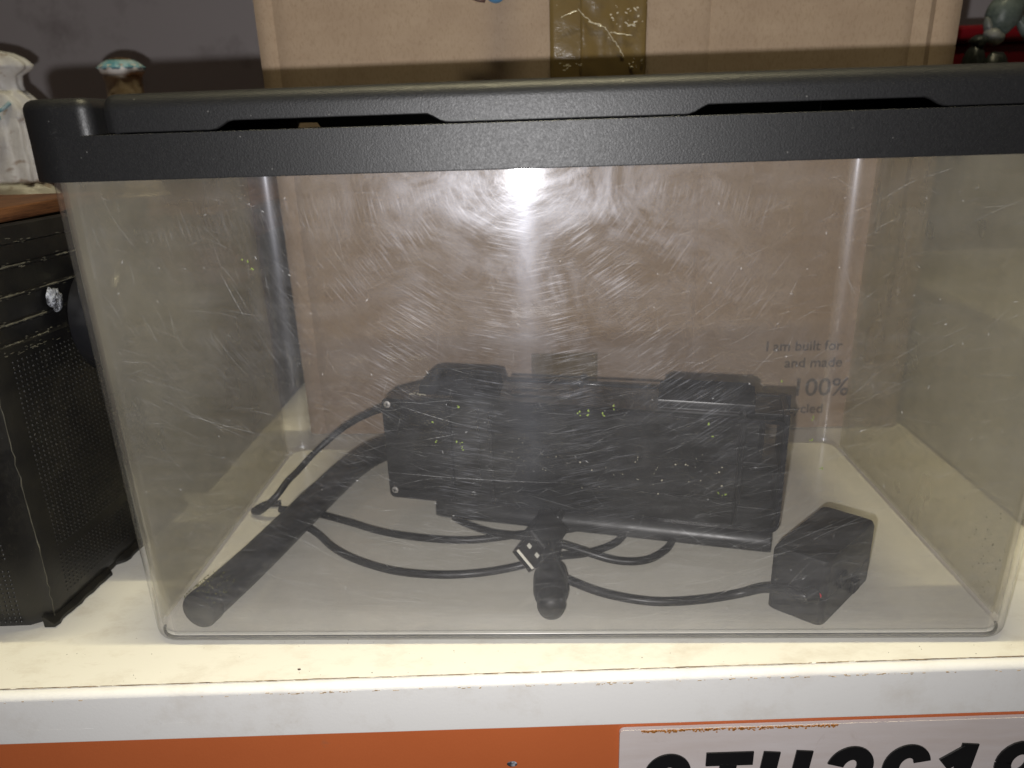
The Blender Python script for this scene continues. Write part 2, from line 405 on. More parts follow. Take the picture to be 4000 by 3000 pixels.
def mat_base():
    a = NT('thick_base_plastic'); a.n.remove(a.p)
    tr = a.new('ShaderNodeBsdfTransparent'); tr.inputs[0].default_value = (0.86, 0.86, 0.85, 1)
    d = a.new('ShaderNodeBsdfDiffuse'); d.inputs[0].default_value = (0.90, 0.87, 0.77, 1)
    g = a.new('ShaderNodeBsdfGlossy'); g.inputs[0].default_value = (0.05, 0.05, 0.05, 1); g.inputs[1].default_value = 0.25
    m_ = a.new('ShaderNodeMixShader'); a.l.new(a.ramp(a.noise(25, 6, 0.6), [(0.3, 0.66), (0.7, 0.78)]), m_.inputs[0])
    a.l.new(tr.outputs[0], m_.inputs[1]); a.l.new(d.outputs[0], m_.inputs[2])
    ad = a.new('ShaderNodeAddShader'); a.l.new(m_.outputs[0], ad.inputs[0]); a.l.new(g.outputs[0], ad.inputs[1])
    a.l.new(ad.outputs[0], a.out.inputs[0]); return a.m
M_BASE = mat_base()
def mat_smoked():
    a = NT('smoked_clear_cover'); a.n.remove(a.p)
    tr = a.new('ShaderNodeBsdfTransparent'); tr.inputs[0].default_value = (0.80, 0.80, 0.80, 1)
    g = a.new('ShaderNodeBsdfGlossy'); g.inputs[1].default_value = 0.35
    m_ = a.new('ShaderNodeMixShader'); m_.inputs[0].default_value = 0.03
    a.l.new(tr.outputs[0], m_.inputs[1]); a.l.new(g.outputs[0], m_.inputs[2]); a.l.new(m_.outputs[0], a.out.inputs[0]); return a.m
M_SMOKE = mat_smoked()

# ================================================================ SETTING
bm = nb(); box(bm, -2.2, 2.2, 0.90, 0.95, -1.0, 1.8)
tag(obj('wall', bm, M_WALL), kind='structure')

# ---------------------------------------------------------------- shelf, fascia and number plate (turned 2.5 degrees from the tank)
TH = math.atan(0.0435)
MS = Matrix.Translation((0, -0.0221, 0)) @ Matrix.Rotation(TH, 4, 'Z')
shelf = thing('shelf', 'white painted wooden shelf with scuffed front edge under the clear tank', 'shelf')
boxo('board', (-1.3, 1.3, 0.0042, 0.62, -0.028, 0.0), M_SHELF, shelf, M=MS, bevel=0.0004)
# rounded edge moulding along the front, standing 0.4 mm off the board
bm = nb(); prof = []
for k in range(9):
    a = PI / 2 * k / 8; prof.append((0.0035 - 0.0035 * math.sin(a), -0.0035 + 0.0032 * math.cos(a)))
prof = [(0.0038, -0.0003)] + prof + [(0.0, -0.0265), (0.0008, -0.0275), (0.0038, -0.0275)]
NX = 120
loops = []
for i in range(NX + 1):
    x = -1.3 + 2.6 * i / NX
    w = 0.00012 * noise.noise(Vector((x * 30, 0, 0)))
    loops.append([MS @ Vector((x, y + w, z)) for y, z in prof])
rings(bm, loops)
obj('edge_strip', bm, M_EDGE, shelf, auto=50)
# dirt lodged in the joint between board and moulding: thin crumbs
bm = nb()
for i in range(700):
    x = random.uniform(-0.30, 0.25); y = random.gauss(0.0041, 0.00010); l = random.uniform(0.001, 0.006); t = random.uniform(0.00004, 0.00011)
    box(bm, x, x + l, y - t, y + t, 0.00002, 0.00022, M=MS)
for i in range(130):
    x = random.choice((random.gauss(-0.115, 0.02), random.gauss(0.03, 0.05), random.gauss(0.12, 0.03), random.uniform(-.27, .22))); z = -0.0036 + random.gauss(0, 0.0003); l = random.uniform(0.0002, 0.0018); t = random.uniform(0.00005, 0.00014)
    box(bm, x, x + l, -0.0002, 0.0001, z - t, z + t, M=MS)
o = obj('dirt_line', bm, plain('brown_dirt', (0.34, 0.25, 0.15), 0.9, 0.1, grain=0.4), shelf); o['kind'] = 'stuff'
bm = nb(); rc_ = random.Random(2)
for (x, y, r_) in [(-0.122, 0.0105, 0.0009)] + [(rc_.uniform(-0.27, 0.2), rc_.uniform(0.006, 0.030), rc_.uniform(0.00008, 0.0003)) for k in range(70)]:
    bmesh.ops.create_icosphere(bm, subdivisions=1, radius=r_, matrix=MS @ Matrix.Translation((x, y, r_ * 0.3)) @ Matrix.Diagonal((1, rc_.uniform(.5, 1), .4, 1)))
o = obj('crumbs', bm, plain('dark_crumbs', (0.09, 0.06, 0.045), 0.9, 0.1), shelf); o['kind'] = 'stuff'
# raised paint runs on the front face, lower left
bm = nb()
for x0, x1, z in ((-0.262, -0.213, -0.0193), (-0.200, -0.195, -0.0182), (-0.192, -0.187, -0.0180), (-0.183, -0.172, -0.0178), (-0.170, -0.154, -0.0175)):
    pts = [MS @ Vector((x0 + (x1 - x0) * k / 10, 0.0001, z + 0.0001 * noise.noise(Vector((x0 * 50 + k, 0, 0))))) for k in range(11)]
    tube_bm(bm, pts, 0.00012, 6)
o = obj('paint_run', bm, M_EDGE, shelf, smooth=True); o['kind'] = 'stuff'

fascia = thing('fascia_board', 'orange painted board below the white shelf', 'board')
boxo('panel', (-1.3, 1.3, 0.0020, 0.016, -0.34, -0.0285), M_ORANGE, fascia, M=MS, bevel=0.0004)
bm = nb(); bmesh.ops.create_uvsphere(bm, u_segments=12, v_segments=8, radius=0.0022)
for v in bm.verts:
    v.co = MS @ Vector((v.co.x * 1.1 - 0.0283, 0.0018 + v.co.y * 0.18, v.co.z * 0.75 - 0.0498)) + Vector((0, 0, 0.0004)) * noise.noise(v.co * 900)
obj('paint_chip', bm, M_CHIP, fascia, smooth=True)

plate = thing('number_plate', 'white number plate with large black characters fixed to the orange board', 'number plate')
def outline_prism(bm, pts, y0, y1, M):
    rings(bm, [[M @ Vector((x, y, z)) for x, z in pts] for y in (y1, y0)])
pp = [(p[0], p[1]) for p in rrect(0.0206, 0.2906, -0.0885, -0.0302, 0.0025, 0, 6)]
bm = nb(); outline_prism(bm, pp, -0.0002, 0.0018, MS); obj('plate', bm, M_PLATE, plate, auto=30)
# characters: bold, slightly slanted strokes
def ribbon(bm, pts, w, y0, y1, M):
    L, R_ = [], []
    P = [Vector((p[0], p[1])) for p in pts]
    for i, p in enumerate(P):
        t = (P[min(i + 1, len(P) - 1)] - P[max(i - 1, 0)]).normalized(); n = Vector((-t.y, t.x))
        L.append(p + n * w / 2); R_.append(p - n * w / 2)
    vf = [[bm.verts.new(M @ Vector((q.x, y, q.y))) for q in side] for side in (L, R_) for y in (y0, y1)]
    LF, LB, RF, RB = vf
    for i in range(len(P) - 1):
        bm.faces.new((LF[i], LF[i + 1], RF[i + 1], RF[i])); bm.faces.new((LB[i], RB[i], RB[i + 1], LB[i + 1]))
        bm.faces.new((LF[i], LB[i], LB[i + 1], LF[i + 1])); bm.faces.new((RF[i], RF[i + 1], RB[i + 1], RB[i]))
    bm.faces.new((LF[0], RF[0], RB[0], LB[0])); bm.faces.new((LF[-1], LB[-1], RB[-1], RF[-1]))
def arc(cx, cz, rx, rz, a0, a1, n=22):
    return [(cx + rx * math.cos(math.radians(a0 + (a1 - a0) * k / n)), cz + rz * math.sin(math.radians(a0 + (a1 - a0) * k / n))) for k in range(n + 1)]
CH, SW = 0.040, 0.0066
def glyph(ch, u, ztop, w):
    h = SW / 2; z0 = ztop - CH; strokes = []
    x0, x1 = u - w / 2 + h, u + w / 2 - h; rx = (x1 - x0) / 2; cx = u; rz = 0.0085
    T = ztop - h; B = z0 + h; mid = (T + B) / 2
    if ch == 'G': strokes = [arc(cx, T - rz, rx, rz, 12, 180) + arc(cx, B + rz, rx, rz, 180, 360) + [(x1, mid - 0.002), (cx + 0.001, mid - 0.002)]]
    if ch == 'T': strokes = [[(u - w / 2, T), (u + w / 2, T)], [(cx, T - h), (cx, z0)]]
    if ch == 'U': strokes = [[(x0, ztop)] + arc(cx, B + rz, rx, rz, 180, 360) + [(x1, ztop)]]
    if ch == '2': strokes = [arc(cx, T - rz, rx, rz, 170, -30) + [(x0, B + 0.001)], [(u - w / 2, B), (u + w / 2, B)]]
    if ch == '6': strokes = [arc(cx, T - rz, rx, rz, 15, 180) + arc(cx, B + rz, rx, rz, 180, 540)]
    if ch == '1': strokes = [[(cx + 0.003, ztop), (cx + 0.003, z0)], [(cx + 0.003, T - 0.0006), (cx - 0.0065, T - 0.0085)]]
    if ch == '9': strokes = [arc(cx, T - rz, rx, rz, 180, 540) + [], [(x1, T - rz)] + arc(cx, B + rz, rx, rz, 0, -165)]
    return strokes
base_z = -0.0450
for ch, u, w in (('G', 0.0440, 0.0205), ('T', 0.0712, 0.0215), ('U', 0.0975, 0.0215), ('2', 0.1275, 0.0205), ('6', 0.1535, 0.0205), ('1', 0.1770, 0.014), ('9', 0.2050, 0.0205)):
    bm = nb()
    for s_i, st in enumerate(glyph(ch, u, base_z + 0.0010 * (u > 0.1), w)):
        st = [(x + (z - base_z) * 0.10, max(z, -0.0880)) for x, z in st]
        ribbon(bm, st, SW * 1.16, -0.0009 - 0.00012 * s_i, -0.00015 - 0.00001 * s_i, MS)
    obj('character', bm, M_BLACKP, plate)
bm = nb()
for i in range(420):
    x = random.uniform(0.030, 0.118); d = abs(random.gauss(0, 0.0007)); z = -0.0303 - d; s = random.uniform(0.00015, 0.0006)
    box(bm, x, x + s * 1.6, -0.00045, -0.0002, z - s, z, M=MS)
o = obj('rust', bm, M_RUST, plate); o['kind'] = 'stuff'

# ================================================================ TANK
tank = thing('plastic_tank', 'large clear scratched plastic tank standing on the white shelf', 'tank')
X0, X1, Y0, Y1, ZT = -0.2000, 0.2000, 0.0, 0.2146, 0.2265
WT = 0.0024
def body_bm():
    bm = nb(); R_ = 0.014
    loops = []
    fil = 0.0045
    for k in range(6):
        a = PI / 2 * k / 5; ins = fil * (1 - math.sin(a)); z = fil * (1 - math.cos(a))
        loops.append(rrect(X0 + ins, X1 - ins, Y0 + ins, Y1 - ins, R_ - ins, z + 0.0002))
    for z in (0.03, 0.07, 0.12, 0.17, 0.18, 0.186, 0.192, 0.198, 0.204, 0.210, 0.2125, ZT): loops.append(rrect(X0, X1, Y0, Y1, R_, z))
    for z in (ZT, 0.2125, 0.210, 0.204, 0.198, 0.192, 0.186, 0.18, 0.17, 0.12, 0.07, 0.03, 0.0070): loops.append(rrect(X0 + WT, X1 - WT, Y0 + WT, Y1 - WT, R_ - WT, z))
    for k in range(1, 6):
        a = PI / 2 * k / 5; ins = WT + 0.004 * (1 - math.cos(a)); z = 0.0070 - 0.0040 * math.sin(a)
        loops.append(rrect(X0 + ins, X1 - ins, Y0 + ins, Y1 - ins, R_ - ins, z))
    for lp in loops:
        for i, p in enumerate(lp):
            if p[2] > 0.18 and p[1] < 0.02: lp[i] = (p[0], p[1] + 0.83 * (min(p[2], 0.2125) - 0.18) ** 2, p[2])
    rings(bm, loops); return bm
b = obj('body', body_bm(), M_CLEAR, tank, smooth=True)
b.data.materials.append(M_FRONT); b.data.materials.append(M_SIDE); b.data.materials.append(M_CORNER)
b.data.set_sharp_from_angle(angle=math.radians(60))
wn = b.modifiers.new('weighted_normal', 'WEIGHTED_NORMAL'); wn.keep_sharp = True
for p in b.data.polygons:
    c = p.center
    if c.y < 0.0016 and c.z > 0.004 and abs(c.x) < X1 - 0.0135: p.material_index = 1
    elif abs(c.x) > X1 - 0.003 and c.z > 0.004 and 0.0135 < c.y < Y1 - 0.0135: p.material_index = 2
    elif abs(c.x) > X1 - 0.0135 and c.z > 0.004: p.material_index = 3
bm = nb(); rings(bm, [rrect(X0 + 0.0046, X1 - 0.0046, Y0 + 0.0046, Y1 - 0.0046, 0.0094, 0.0007), rrect(X0 + 0.0034, X1 - 0.0034, Y0 + 0.0034, Y1 - 0.0034, 0.0106, 0.0022), rrect(X0 + 0.0038, X1 - 0.0038, Y0 + 0.0038, Y1 - 0.0038, 0.0102, 0.0028)])
obj('base', bm, M_BASE, tank, auto=30)
M_BASE_SHADE = plain('base_edge_shade_grey', (0.10, 0.10, 0.095), 0.4, 0.4)  # grey strip puts the shade along the clear base edge into colour
bm = nb(); lo = []
path = [p for p in rrect(X0 + 0.0024, X1 - 0.0024, Y0 + 0.0024, Y1 - 0.0024, 0.011, 0) if p[1] < 0.0125]
for (x, y, _z) in path:
    d_ = Vector((-x * 0.004, 1, 0)).normalized() if abs(x) < 0.187 else (Vector((0.0 if abs(x) < 0.187 else math.copysign(0.1866, x), 0.0134, 0)) - Vector((x, y, 0))).normalized()
    lo.append([(x + d_.x * a_, y + d_.y * a_, z_) for a_, z_ in ((0.0012, 0.0006), (0.0, 0.0014), (0.0, 0.0027), (0.0010, 0.0027), (0.0014, 0.0014))])
rings(bm, lo)
obj('base_edge_shade', bm, M_BASE_SHADE, tank, auto=30)
# deep scratches on the front wall (fine raised burrs)
bm = nb(); rnd = random.Random(5)
def YS(z): return 0.83 * max(0.0, min(z, 0.2125) - 0.18) ** 2
def scratch(x, z, ang, ln, w, curve=0.0):
    n = 6; pts = []
    for k in range(n + 1):
        t = k / n - 0.5
        aa = ang + curve * t
        pts.append((x + math.cos(ang) * ln * t - math.sin(ang) * curve * ln * t * t, z + math.sin(ang) * ln * t + math.cos(ang) * curve * ln * t * t, w * (1 - abs(2 * t)) + w * 0.12))
    pr = None
    for (px, pz, pw) in pts:
        nx, nz = -math.sin(ang) * pw / 2, math.cos(ang) * pw / 2
        if abs(px) > 0.186 or pz < 0.006 or pz > 0.2105: return
        cur = (bm.verts.new((px + nx, YS(pz) - 0.00006, pz + nz)), bm.verts.new((px - nx, YS(pz) - 0.00006, pz - nz)), bm.verts.new((px, YS(pz) - 0.00013, pz)))
        if pr: bm.faces.new((pr[0], cur[0], cur[2], pr[2])); bm.faces.new((pr[2], cur[2], cur[1], pr[1]))
        pr = cur
for (xa, za, xb, zb, w) in ((-0.0794, .0885, 0.0, .0819, .00030), (-.0764, .1212, -.0349, .1068, .00025), (-.0618, .1037, -.0466, .1064, .0003), (.0451, .0621, .0577, .0518, .0003),
                            (-.1613, .117, -.1213, .1047, .00022), (-.1363, .1777, -.1285, .157, .0003), (-.1722, .1252, -.1304, .1025, .0002)):
    scratch((xa + xb) / 2, (za + zb) / 2, math.atan2(zb - za, xb - xa), math.hypot(xb - xa, zb - za), w, 0.05)
for i in range(1300):
    x = rnd.uniform(-0.186, 0.186); z = rnd.uniform(0.008, 0.21)
    if x > 0.13 and rnd.random() < 0.7: continue
    base = 0.12 if rnd.random() < 0.6 else rnd.uniform(0, PI)
    if x < -0.05: base = -0.28 if rnd.random() < 0.55 else base
    if x > 0.04: base = 0.42 if rnd.random() < 0.5 else base
    if z > 0.14 and x < -0.08 and rnd.random() < .5: base = -1.25
    scratch(x, z, base + rnd.gauss(0, 0.22), abs(rnd.gauss(0, 0.012)) + 0.002, rnd.uniform(0.00005, 0.00016), rnd.uniform(-0.3, 0.3))
for i in range(160):
    scratch(rnd.uniform(-0.186, 0.186), rnd.uniform(0.008, 0.21), rnd.uniform(0, PI), rnd.uniform(0.0006, 0.002), rnd.uniform(0.0003, 0.0007))
o = obj('scratches', bm, M_SCR, tank); o['kind'] = 'stuff'
# dry algae crumbs inside the front wall
bm = nb()
for (x, z) in ((-58.1, 111.2), (-56.6, 101.9), (-47.6, 101.7), (-45.5, 100.5), (-45.5, 99.3), (-46.0, 117.3), (3.5, 113.7), (6.9, 115.0), (7.1, 112.8), (13.0, 112.4), (17.3, 115.5), (85.1, 125.9), (99.1, 110.2), (99.4, 100.3), (105.2, 87.0), (63.8, 75.8), (65.8, 74.9), (56.7, 108.1), (58.4, 102.0), (-126, 180), (-124, 177)):
    for k in range(3):
        M_ = Matrix.Translation((x / 1000 + rnd.gauss(0, 0.0005), WT + 0.0004, z / 1000 + rnd.gauss(0, 0.0005))) @ Matrix.Diagonal((rnd.uniform(.5, 1.3), 0.5, rnd.uniform(.5, 1.2), 1))
        bmesh.ops.create_icosphere(bm, subdivisions=1, radius=0.00042, matrix=M_)
o = obj('algae_specks', bm, M_ALGAE, tank); o['kind'] = 'stuff'
bm = nb()
for k in range(46):
    y = rnd.gauss(0.028, 0.012); z = abs(rnd.gauss(0.022, 0.012)) + 0.006
    if y < 0.012: continue
    bmesh.ops.create_icosphere(bm, subdivisions=1, radius=rnd.uniform(0.0002, 0.0007), matrix=Matrix.Translation((X1 - WT - 0.0001, y, z)) @ Matrix.Diagonal((0.2, 1, 1, 1)))
o = obj('mould_specks', bm, plain('grey_mould', (0.24, 0.22, 0.15), 0.9, 0.1), tank); o['kind'] = 'stuff'

# ================================================================ LID
lid = thing('tank_lid', 'black textured plastic lid closing the clear tank', 'lid')
OX, OY0, OY1 = 0.2048, -0.0036, 0.2190
RL = 0.019
ZR, ZS = 0.2117, 0.2279
def rim_bm():
    bm = nb()
    lo = [rrect(-OX, OX, OY0, OY1, RL, ZR), rrect(-OX - 0.0002, OX + 0.0002, OY0 - 0.0002, OY1 + 0.0002, RL, ZR + 0.0006)]
    lo += [rrect(-OX, OX, OY0, OY1, RL, ZS - 0.0002), rrect(-OX + 0.0002, OX - 0.0002, OY0 + 0.0002, OY1 - 0.0002, RL - 0.0002, ZS)]
    # inner ledge that sits on the tank's rim, then the skirt outside the wall
    lo += [rrect(X0 + 0.006, X1 - 0.006, Y0 + 0.006, Y1 - 0.006, 0.009, ZS), rrect(X0 + 0.006, X1 - 0.006, Y0 + 0.006, Y1 - 0.006, 0.009, ZT + 0.0003)]
    lo += [rrect(X0 - 0.0003, X1 + 0.0003, Y0 - 0.0003, Y1 + 0.0003, 0.0143, ZT + 0.0003), rrect(X0 - 0.0003, X1 + 0.0003, Y0 - 0.0003, Y1 + 0.0003, 0.0143, ZR)]
    rings(bm, lo, closed=True); return bm
obj('rim', rim_bm(), M_LID, lid, auto=35)
def block(name, xa, xb, ya, yb, za, zb, r, mat, parent):
    """pillow-edged block: rounded in plan and over its top edge"""
    bm = nb(); lo = [rrect(xa, xb, ya, yb, r, za, 6)]
    rt = 0.0040
    for k in range(7):
        a = PI / 2 * k / 6; ins = rt * (1 - math.cos(a)); lo.append(rrect(xa + ins, xb - ins, ya + ins, yb - ins, [max(0.0006, v - ins) for v in r], zb - rt + rt * math.sin(a), 6))
    rings(bm, lo); return obj(name, bm, mat, parent, auto=50)
for sx in (-1, 1):
    for (ya, yb) in ((OY0, 0.03), (OY1 - 0.034, OY1)):
        xa, xb = (-OX, -0.1722) if sx < 0 else (0.1722, OX)
        rs = [0.0050] * 4; rs[(0 if ya > 0.1 else 3) if sx > 0 else (1 if ya > 0.1 else 2)] = RL - 0.0003
        block('corner_block', xa, xb, ya, yb, ZS - 0.001, 0.2408, rs, M_LID, lid)
# sliding cover with two low vents along each long side
def cover_z(x):
    z = 0.22835
    for a, b_ in ((-0.1278, -0.0436), (0.0415, 0.1291)):
        if a < x < b_:
            t = min((x - a) / 0.0075, (b_ - x) / 0.0075, 1.0); z = 0.22835 + 0.00305 * (t * t * (3 - 2 * t))
    return z
bm = nb(); cols = []
CX0, CX1 = -0.1686, 0.1686
xs = []
x = CX0
for k in range(8): xs.append(CX0 + 0.005 * (1 - math.cos(PI / 2 * k / 7)))
xs += [CX0 + 0.005 + (CX1 - CX0 - 0.01) * k / 150 for k in range(1, 150)]
for k in range(8): xs.append(CX1 - 0.005 * (1 - math.cos(PI / 2 * (7 - k) / 7)))
for x in xs:
    e = min(x - CX0, CX1 - x); q = 0.0
    if e < 0.005: q = 0.005 * (1 - math.sqrt(max(0, 1 - ((0.005 - e) / 0.005) ** 2)))
    zb = cover_z(x); ZC = 0.2416 + 0.0004 * math.sin((x + 0.168) * 9)
    col = []
    yf = OY0 + 0.0001 + q; yb = OY1 - 0.0006 - q; rt = 0.0058
    col.append((x, yf + 0.0022, zb + 0.0002)); col.append((x, yf + 0.0004, zb)); col.append((x, yf, zb + 0.0004))
    for k in range(8):
        a = PI / 2 * k / 7; col.append((x, yf + rt * (1 - math.cos(a)), ZC - rt + rt * math.sin(a) - q * 0.5))
    for k in range(8):
        a = PI / 2 * (1 - k / 7); col.append((x, yb - rt * (1 - math.cos(a)), ZC - rt + rt * math.sin(a) - q * 0.5))
    zq = 0.2309 if -0.1650 < x < -0.1525 else 0.2277
    col.append((x, yb, zq)); col.append((x, yb - 0.0022, zq)); col.append((x, yb - 0.0022, 0.2378)); col.append((x, yf + 0.0022, 0.2378))
    cols.append(col)
rings(bm, cols)
obj('cover', bm, M_LID, lid, auto=45)
# inner mesh frame below the cover: dark tray seen as blackness through the vents
bm = nb(); box(bm, -0.166, 0.166, 0.012, 0.203, 0.2262, 0.2275)
obj('inner_tray', bm, M_DEVDARK, lid)
for sx in (-1, 1):
    boxo('side_skirt', (sx * 0.1655 - 0.0008, sx * 0.1655 + 0.0008, 0.0010, 0.2130, 0.2276, 0.2385), M_DEVDARK, lid)

# ================================================================ CARDBOARD BOX
card = thing('cardboard_box', 'large brown cardboard box with packing tape behind the clear tank', 'box')
KX0, KX1, KY = -0.194, 0.2570, 0.243
def panel_front():
    bm = nb(); nx, nz = 90, 40; g = []
    for i in range(nx + 1):
        x = KX0 + (KX1 - KX0) * i / nx
        # creases of the folded flaps
        d = 0.0
        for cx, dep, wd in ((-0.1815, 0.0010, 0.0028), (-0.1715, -0.0006, 0.004), (0.100, 0.0009, 0.0030), (0.2275, 0.0012, 0.003), (0.236, -0.0008, 0.002), (0.2405, 0.0014, 0.0022), (0.2475, -0.0005, 0.003)):
            d += dep * math.exp(-((x - cx) / wd) ** 2)
        col = []
        for j in range(nz + 1):
            z = 0.001 + 0.43 * j / nz
            y = KY + d + 0.0012 * noise.noise(Vector((x * 9, z * 6, 0))) + 0.004 * ((x - 0.03) / 0.22) ** 4
            col.append(bm.verts.new((x, y, z)))
        g.append(col)
    for i in range(nx):
        for j in range(nz): bm.faces.new((g[i][j], g[i + 1][j], g[i + 1][j + 1], g[i][j + 1]))
    return bm
bm = nb()
xsn = sorted(set([KX0 + (KX1 - KX0) * i / 110 for i in range(111)] + [-0.1815, 0.100, 0.2275, 0.236, 0.2405]))
loops = []
for j in range(33):
    z = 0.001 + 0.43 * j / 32; lp = []
    for x in xsn:
        d = 0.0
        for cx, dep, wd in ((-0.1815, 0.0016, 0.0016), (-0.1715, -0.0008, 0.004), (0.100, 0.0012, 0.0018), (0.2275, 0.0016, 0.0018), (0.236, -0.0010, 0.0014), (0.2405, 0.0018, 0.0015), (0.2475, -0.0007, 0.003)):
            d += dep * math.exp(-((x - cx) / wd) ** 2)
        edge = min(x - KX0, KX1 - x)
        rd = 0.0025 * max(0, 1 - edge / 0.0035) ** 2
        lp.append((x, KY + d + rd + 0.0010 * noise.noise(Vector((x * 9, z * 6, 0))), z))
    lp += [(KX1, 0.50, z), (KX0, 0.50, z)]
    loops.append(lp)
rings(bm, loops)
obj('carton', bm, M_CARD, card, auto=40)
def strip(name, xa, xb, za, zb, yo, mat, nx=20, nz=60, amp=0.0004, seed=0):
    bm = nb(); fr = []
    for yy, sgn in ((yo, 1), (yo + 0.0004, 0)):
        g = []
        for i in range(nx + 1):
            row = []
            for j in range(nz + 1):
                x = xa + (xb - xa) * i / nx; z = za + (zb - za) * j / nz
                e = min(i, nx - i) / nx
                h = amp * abs(noise.turbulence(Vector((x * 60, z * 34 + seed, seed)), 3, False)) * (0 if e == 0 else 1) * sgn
                row.append(bm.verts.new((x + 0.0006 * noise.noise(Vector((z * 60, seed, i > nx / 2))) * (e == 0), yy - h, z)))
            g.append(row)
        fr.append(g)
    for i in range(nx):
        for j in range(nz): bm.faces.new((fr[0][i][j], fr[0][i + 1][j], fr[0][i + 1][j + 1], fr[0][i][j + 1]))
    for k in range(nz):
        bm.faces.new((fr[0][0][k], fr[0][0][k + 1], fr[1][0][k + 1], fr[1][0][k])); bm.faces.new((fr[0][nx][k], fr[1][nx][k], fr[1][nx][k + 1], fr[0][nx][k + 1]))
    return obj(name, bm, mat, card, smooth=True)
strip('tape', -0.0025, 0.0590, 0.215, 0.431, 0.2418, M_TAPE, amp=0.0005, seed=3)
strip('tape', -0.0190, 0.0300, 0.0015, 0.0645, 0.2420, M_TAPE, 12, 20, amp=0.0005, seed=9)
# wrinkled end of a second tape layer
strip('tape', 0.0170, 0.0592, 0.214, 0.431, 0.2408, M_TAPE, 24, 60, amp=0.0012, seed=21)
M_GLINT_FLECK = plain('crease_glint_fleck', (0.62, 0.56, 0.42), 0.12, 0.9, gs=500, bump=0.4)  # pale colour paints in the crease highlights; the flecks are real pale spots
bm = nb(); rt_ = random.Random(8)
for (xa, za, xb, zb) in ((0.0155, 0.2925, 0.0250, 0.2845), (0.0225, 0.2860, 0.0330, 0.2815), (0.0330, 0.2815, 0.0400, 0.2725), (0.0360, 0.2790, 0.0500, 0.2770), (0.0050, 0.2890, 0.0150, 0.2925), (0.0400, 0.2725, 0.0450, 0.2650)):
    n_ = 9; pts_ = [Vector((xa + (xb - xa) * k / n_ + rt_.gauss(0, 0.0002), 0.2398, za + (zb - za) * k / n_ + rt_.gauss(0, 0.0003))) for k in range(n_ + 1)]
    tube_bm(bm, pts_, 0.0003, 5, radii=[0.0001 + 0.00035 * rt_.random() for _ in pts_])
for k in range(46):
    x, z = (rt_.gauss(0.044, 0.008), rt_.gauss(0.289, 0.005)) if k < 26 else (rt_.choice((0.006, 0.016, 0.052)) + rt_.gauss(0, 0.0025), 0.2605 + rt_.gauss(0, 0.0014))
    if not 0.0 < x < 0.0575: continue
    bmesh.ops.create_icosphere(bm, subdivisions=1, radius=rt_.uniform(0.0003, 0.0010), matrix=Matrix.Translation((x, 0.2398, z)) @ Matrix.Rotation(rt_.uniform(-1, 1), 4, 'Y') @ Matrix.Diagonal((rt_.uniform(.6, 2), .25, .6, 1)))
o = obj('tape_glints_flecks', bm, M_GLINT_FLECK, card); o['kind'] = 'stuff'
M_INK = plain('grey_print', (0.11, 0.09, 0.08), 0.8, 0.2)
def text(body, x, z, size, parent, mat, y):
    cu = bpy.data.curves.new('t', 'FONT'); cu.body = body; cu.size = size; cu.extrude = 0.00008; cu.offset = size * 0.008; cu.resolution_u = 4
    to_ = bpy.data.objects.new('t', cu); C.objects.link(to_)
    dg = bpy.context.evaluated_depsgraph_get(); me = bpy.data.meshes.new_from_object(to_.evaluated_get(dg))
    bpy.data.objects.remove(to_)
    w = max(v.co.x for v in me.vertices)
    for v in me.vertices:
        c = v.co.copy(); v.co = (x + c.x, y - c.z, z + c.y)
    o = link('print', me, mat, parent); return o
text('I am built for', 0.1527, 0.0630, 0.0105, card, M_INK, 0.2412)
text('and made', 0.1675, 0.0500, 0.0108, card, M_INK, 0.2412)
text('100%', 0.1745, 0.0275, 0.0195, card, M_INK, 0.2412)
text('recycled', 0.1640, 0.0135, 0.0105, card, M_INK, 0.2412)

# blue thing hanging down in front of the carton at the top
hang = thing('blue_handle', 'small blue rounded plastic end hanging in front of the cardboard box top', 'handle')
bm = nb(); lathe(bm, [(0, 0.0005), (0.0006, 0.0030), (0.002, 0.0049), (0.005, 0.0060), (0.012, 0.0062), (0.05, 0.0058), (0.0505, 0.001)], (-0.0368, 0.2335, 0.2975), (0.1, 0, 1), 24)
obj('grip', bm, M_BLUE, hang, smooth=True)
bm = nb(); tube_bm(bm, [Vector(p) for p in ((-0.0430, 0.2345, 0.2990), (-0.047, 0.2350, 0.2997), (-0.0520, 0.2350, 0.3015), (-0.056, 0.235, 0.306))], 0.0009, 8)
obj('wire', bm, plain('dark_wire', (0.10, 0.05, 0.04), 0.5), hang, smooth=True)

# ================================================================ DEVICE IN THE TANK
ang = math.radians(-12.8175)
MD = Matrix.Translation((-0.0766, 0.1137, 0.0031)) @ Matrix.Rotation(ang, 4, 'Z')   # local x along the front, y depth, z height
dev = thing('filter_unit', 'black boxy aquarium filter lying inside the tank in front of the cardboard', 'filter')
def lprism(pts_xz, y0, y1, name, mat, bevel=None, parent=None):
    bm = nb(); rings(bm, [[MD @ Vector((x, y, z)) for x, z in pts_xz] for y in (y0, y1)])
    return obj(name, bm, mat, parent or dev, bevel=bevel)
# main housing (left two thirds) - side profile extruded along local x
def yprism(prof_yz, xa, xb, name, mat, bevel=None, shear=0.0):
    bm = nb(); rings(bm, [[MD @ Vector((x + shear * y, y, z)) for y, z in prof_yz] for x in (xa, xb)])
    return obj(name, bm, mat, dev, bevel=bevel)
hp = [(0.0, 0.0095), (0.0, 0.0745), (0.0015, 0.0765), (0.034, 0.0768), (0.036, 0.0750), (0.036, 0.004), (0.034, 0.0015), (0.008, 0.0010)]
yprism(hp, 0.012, 0.1725, 'housing', M_DEV, 0.0012)
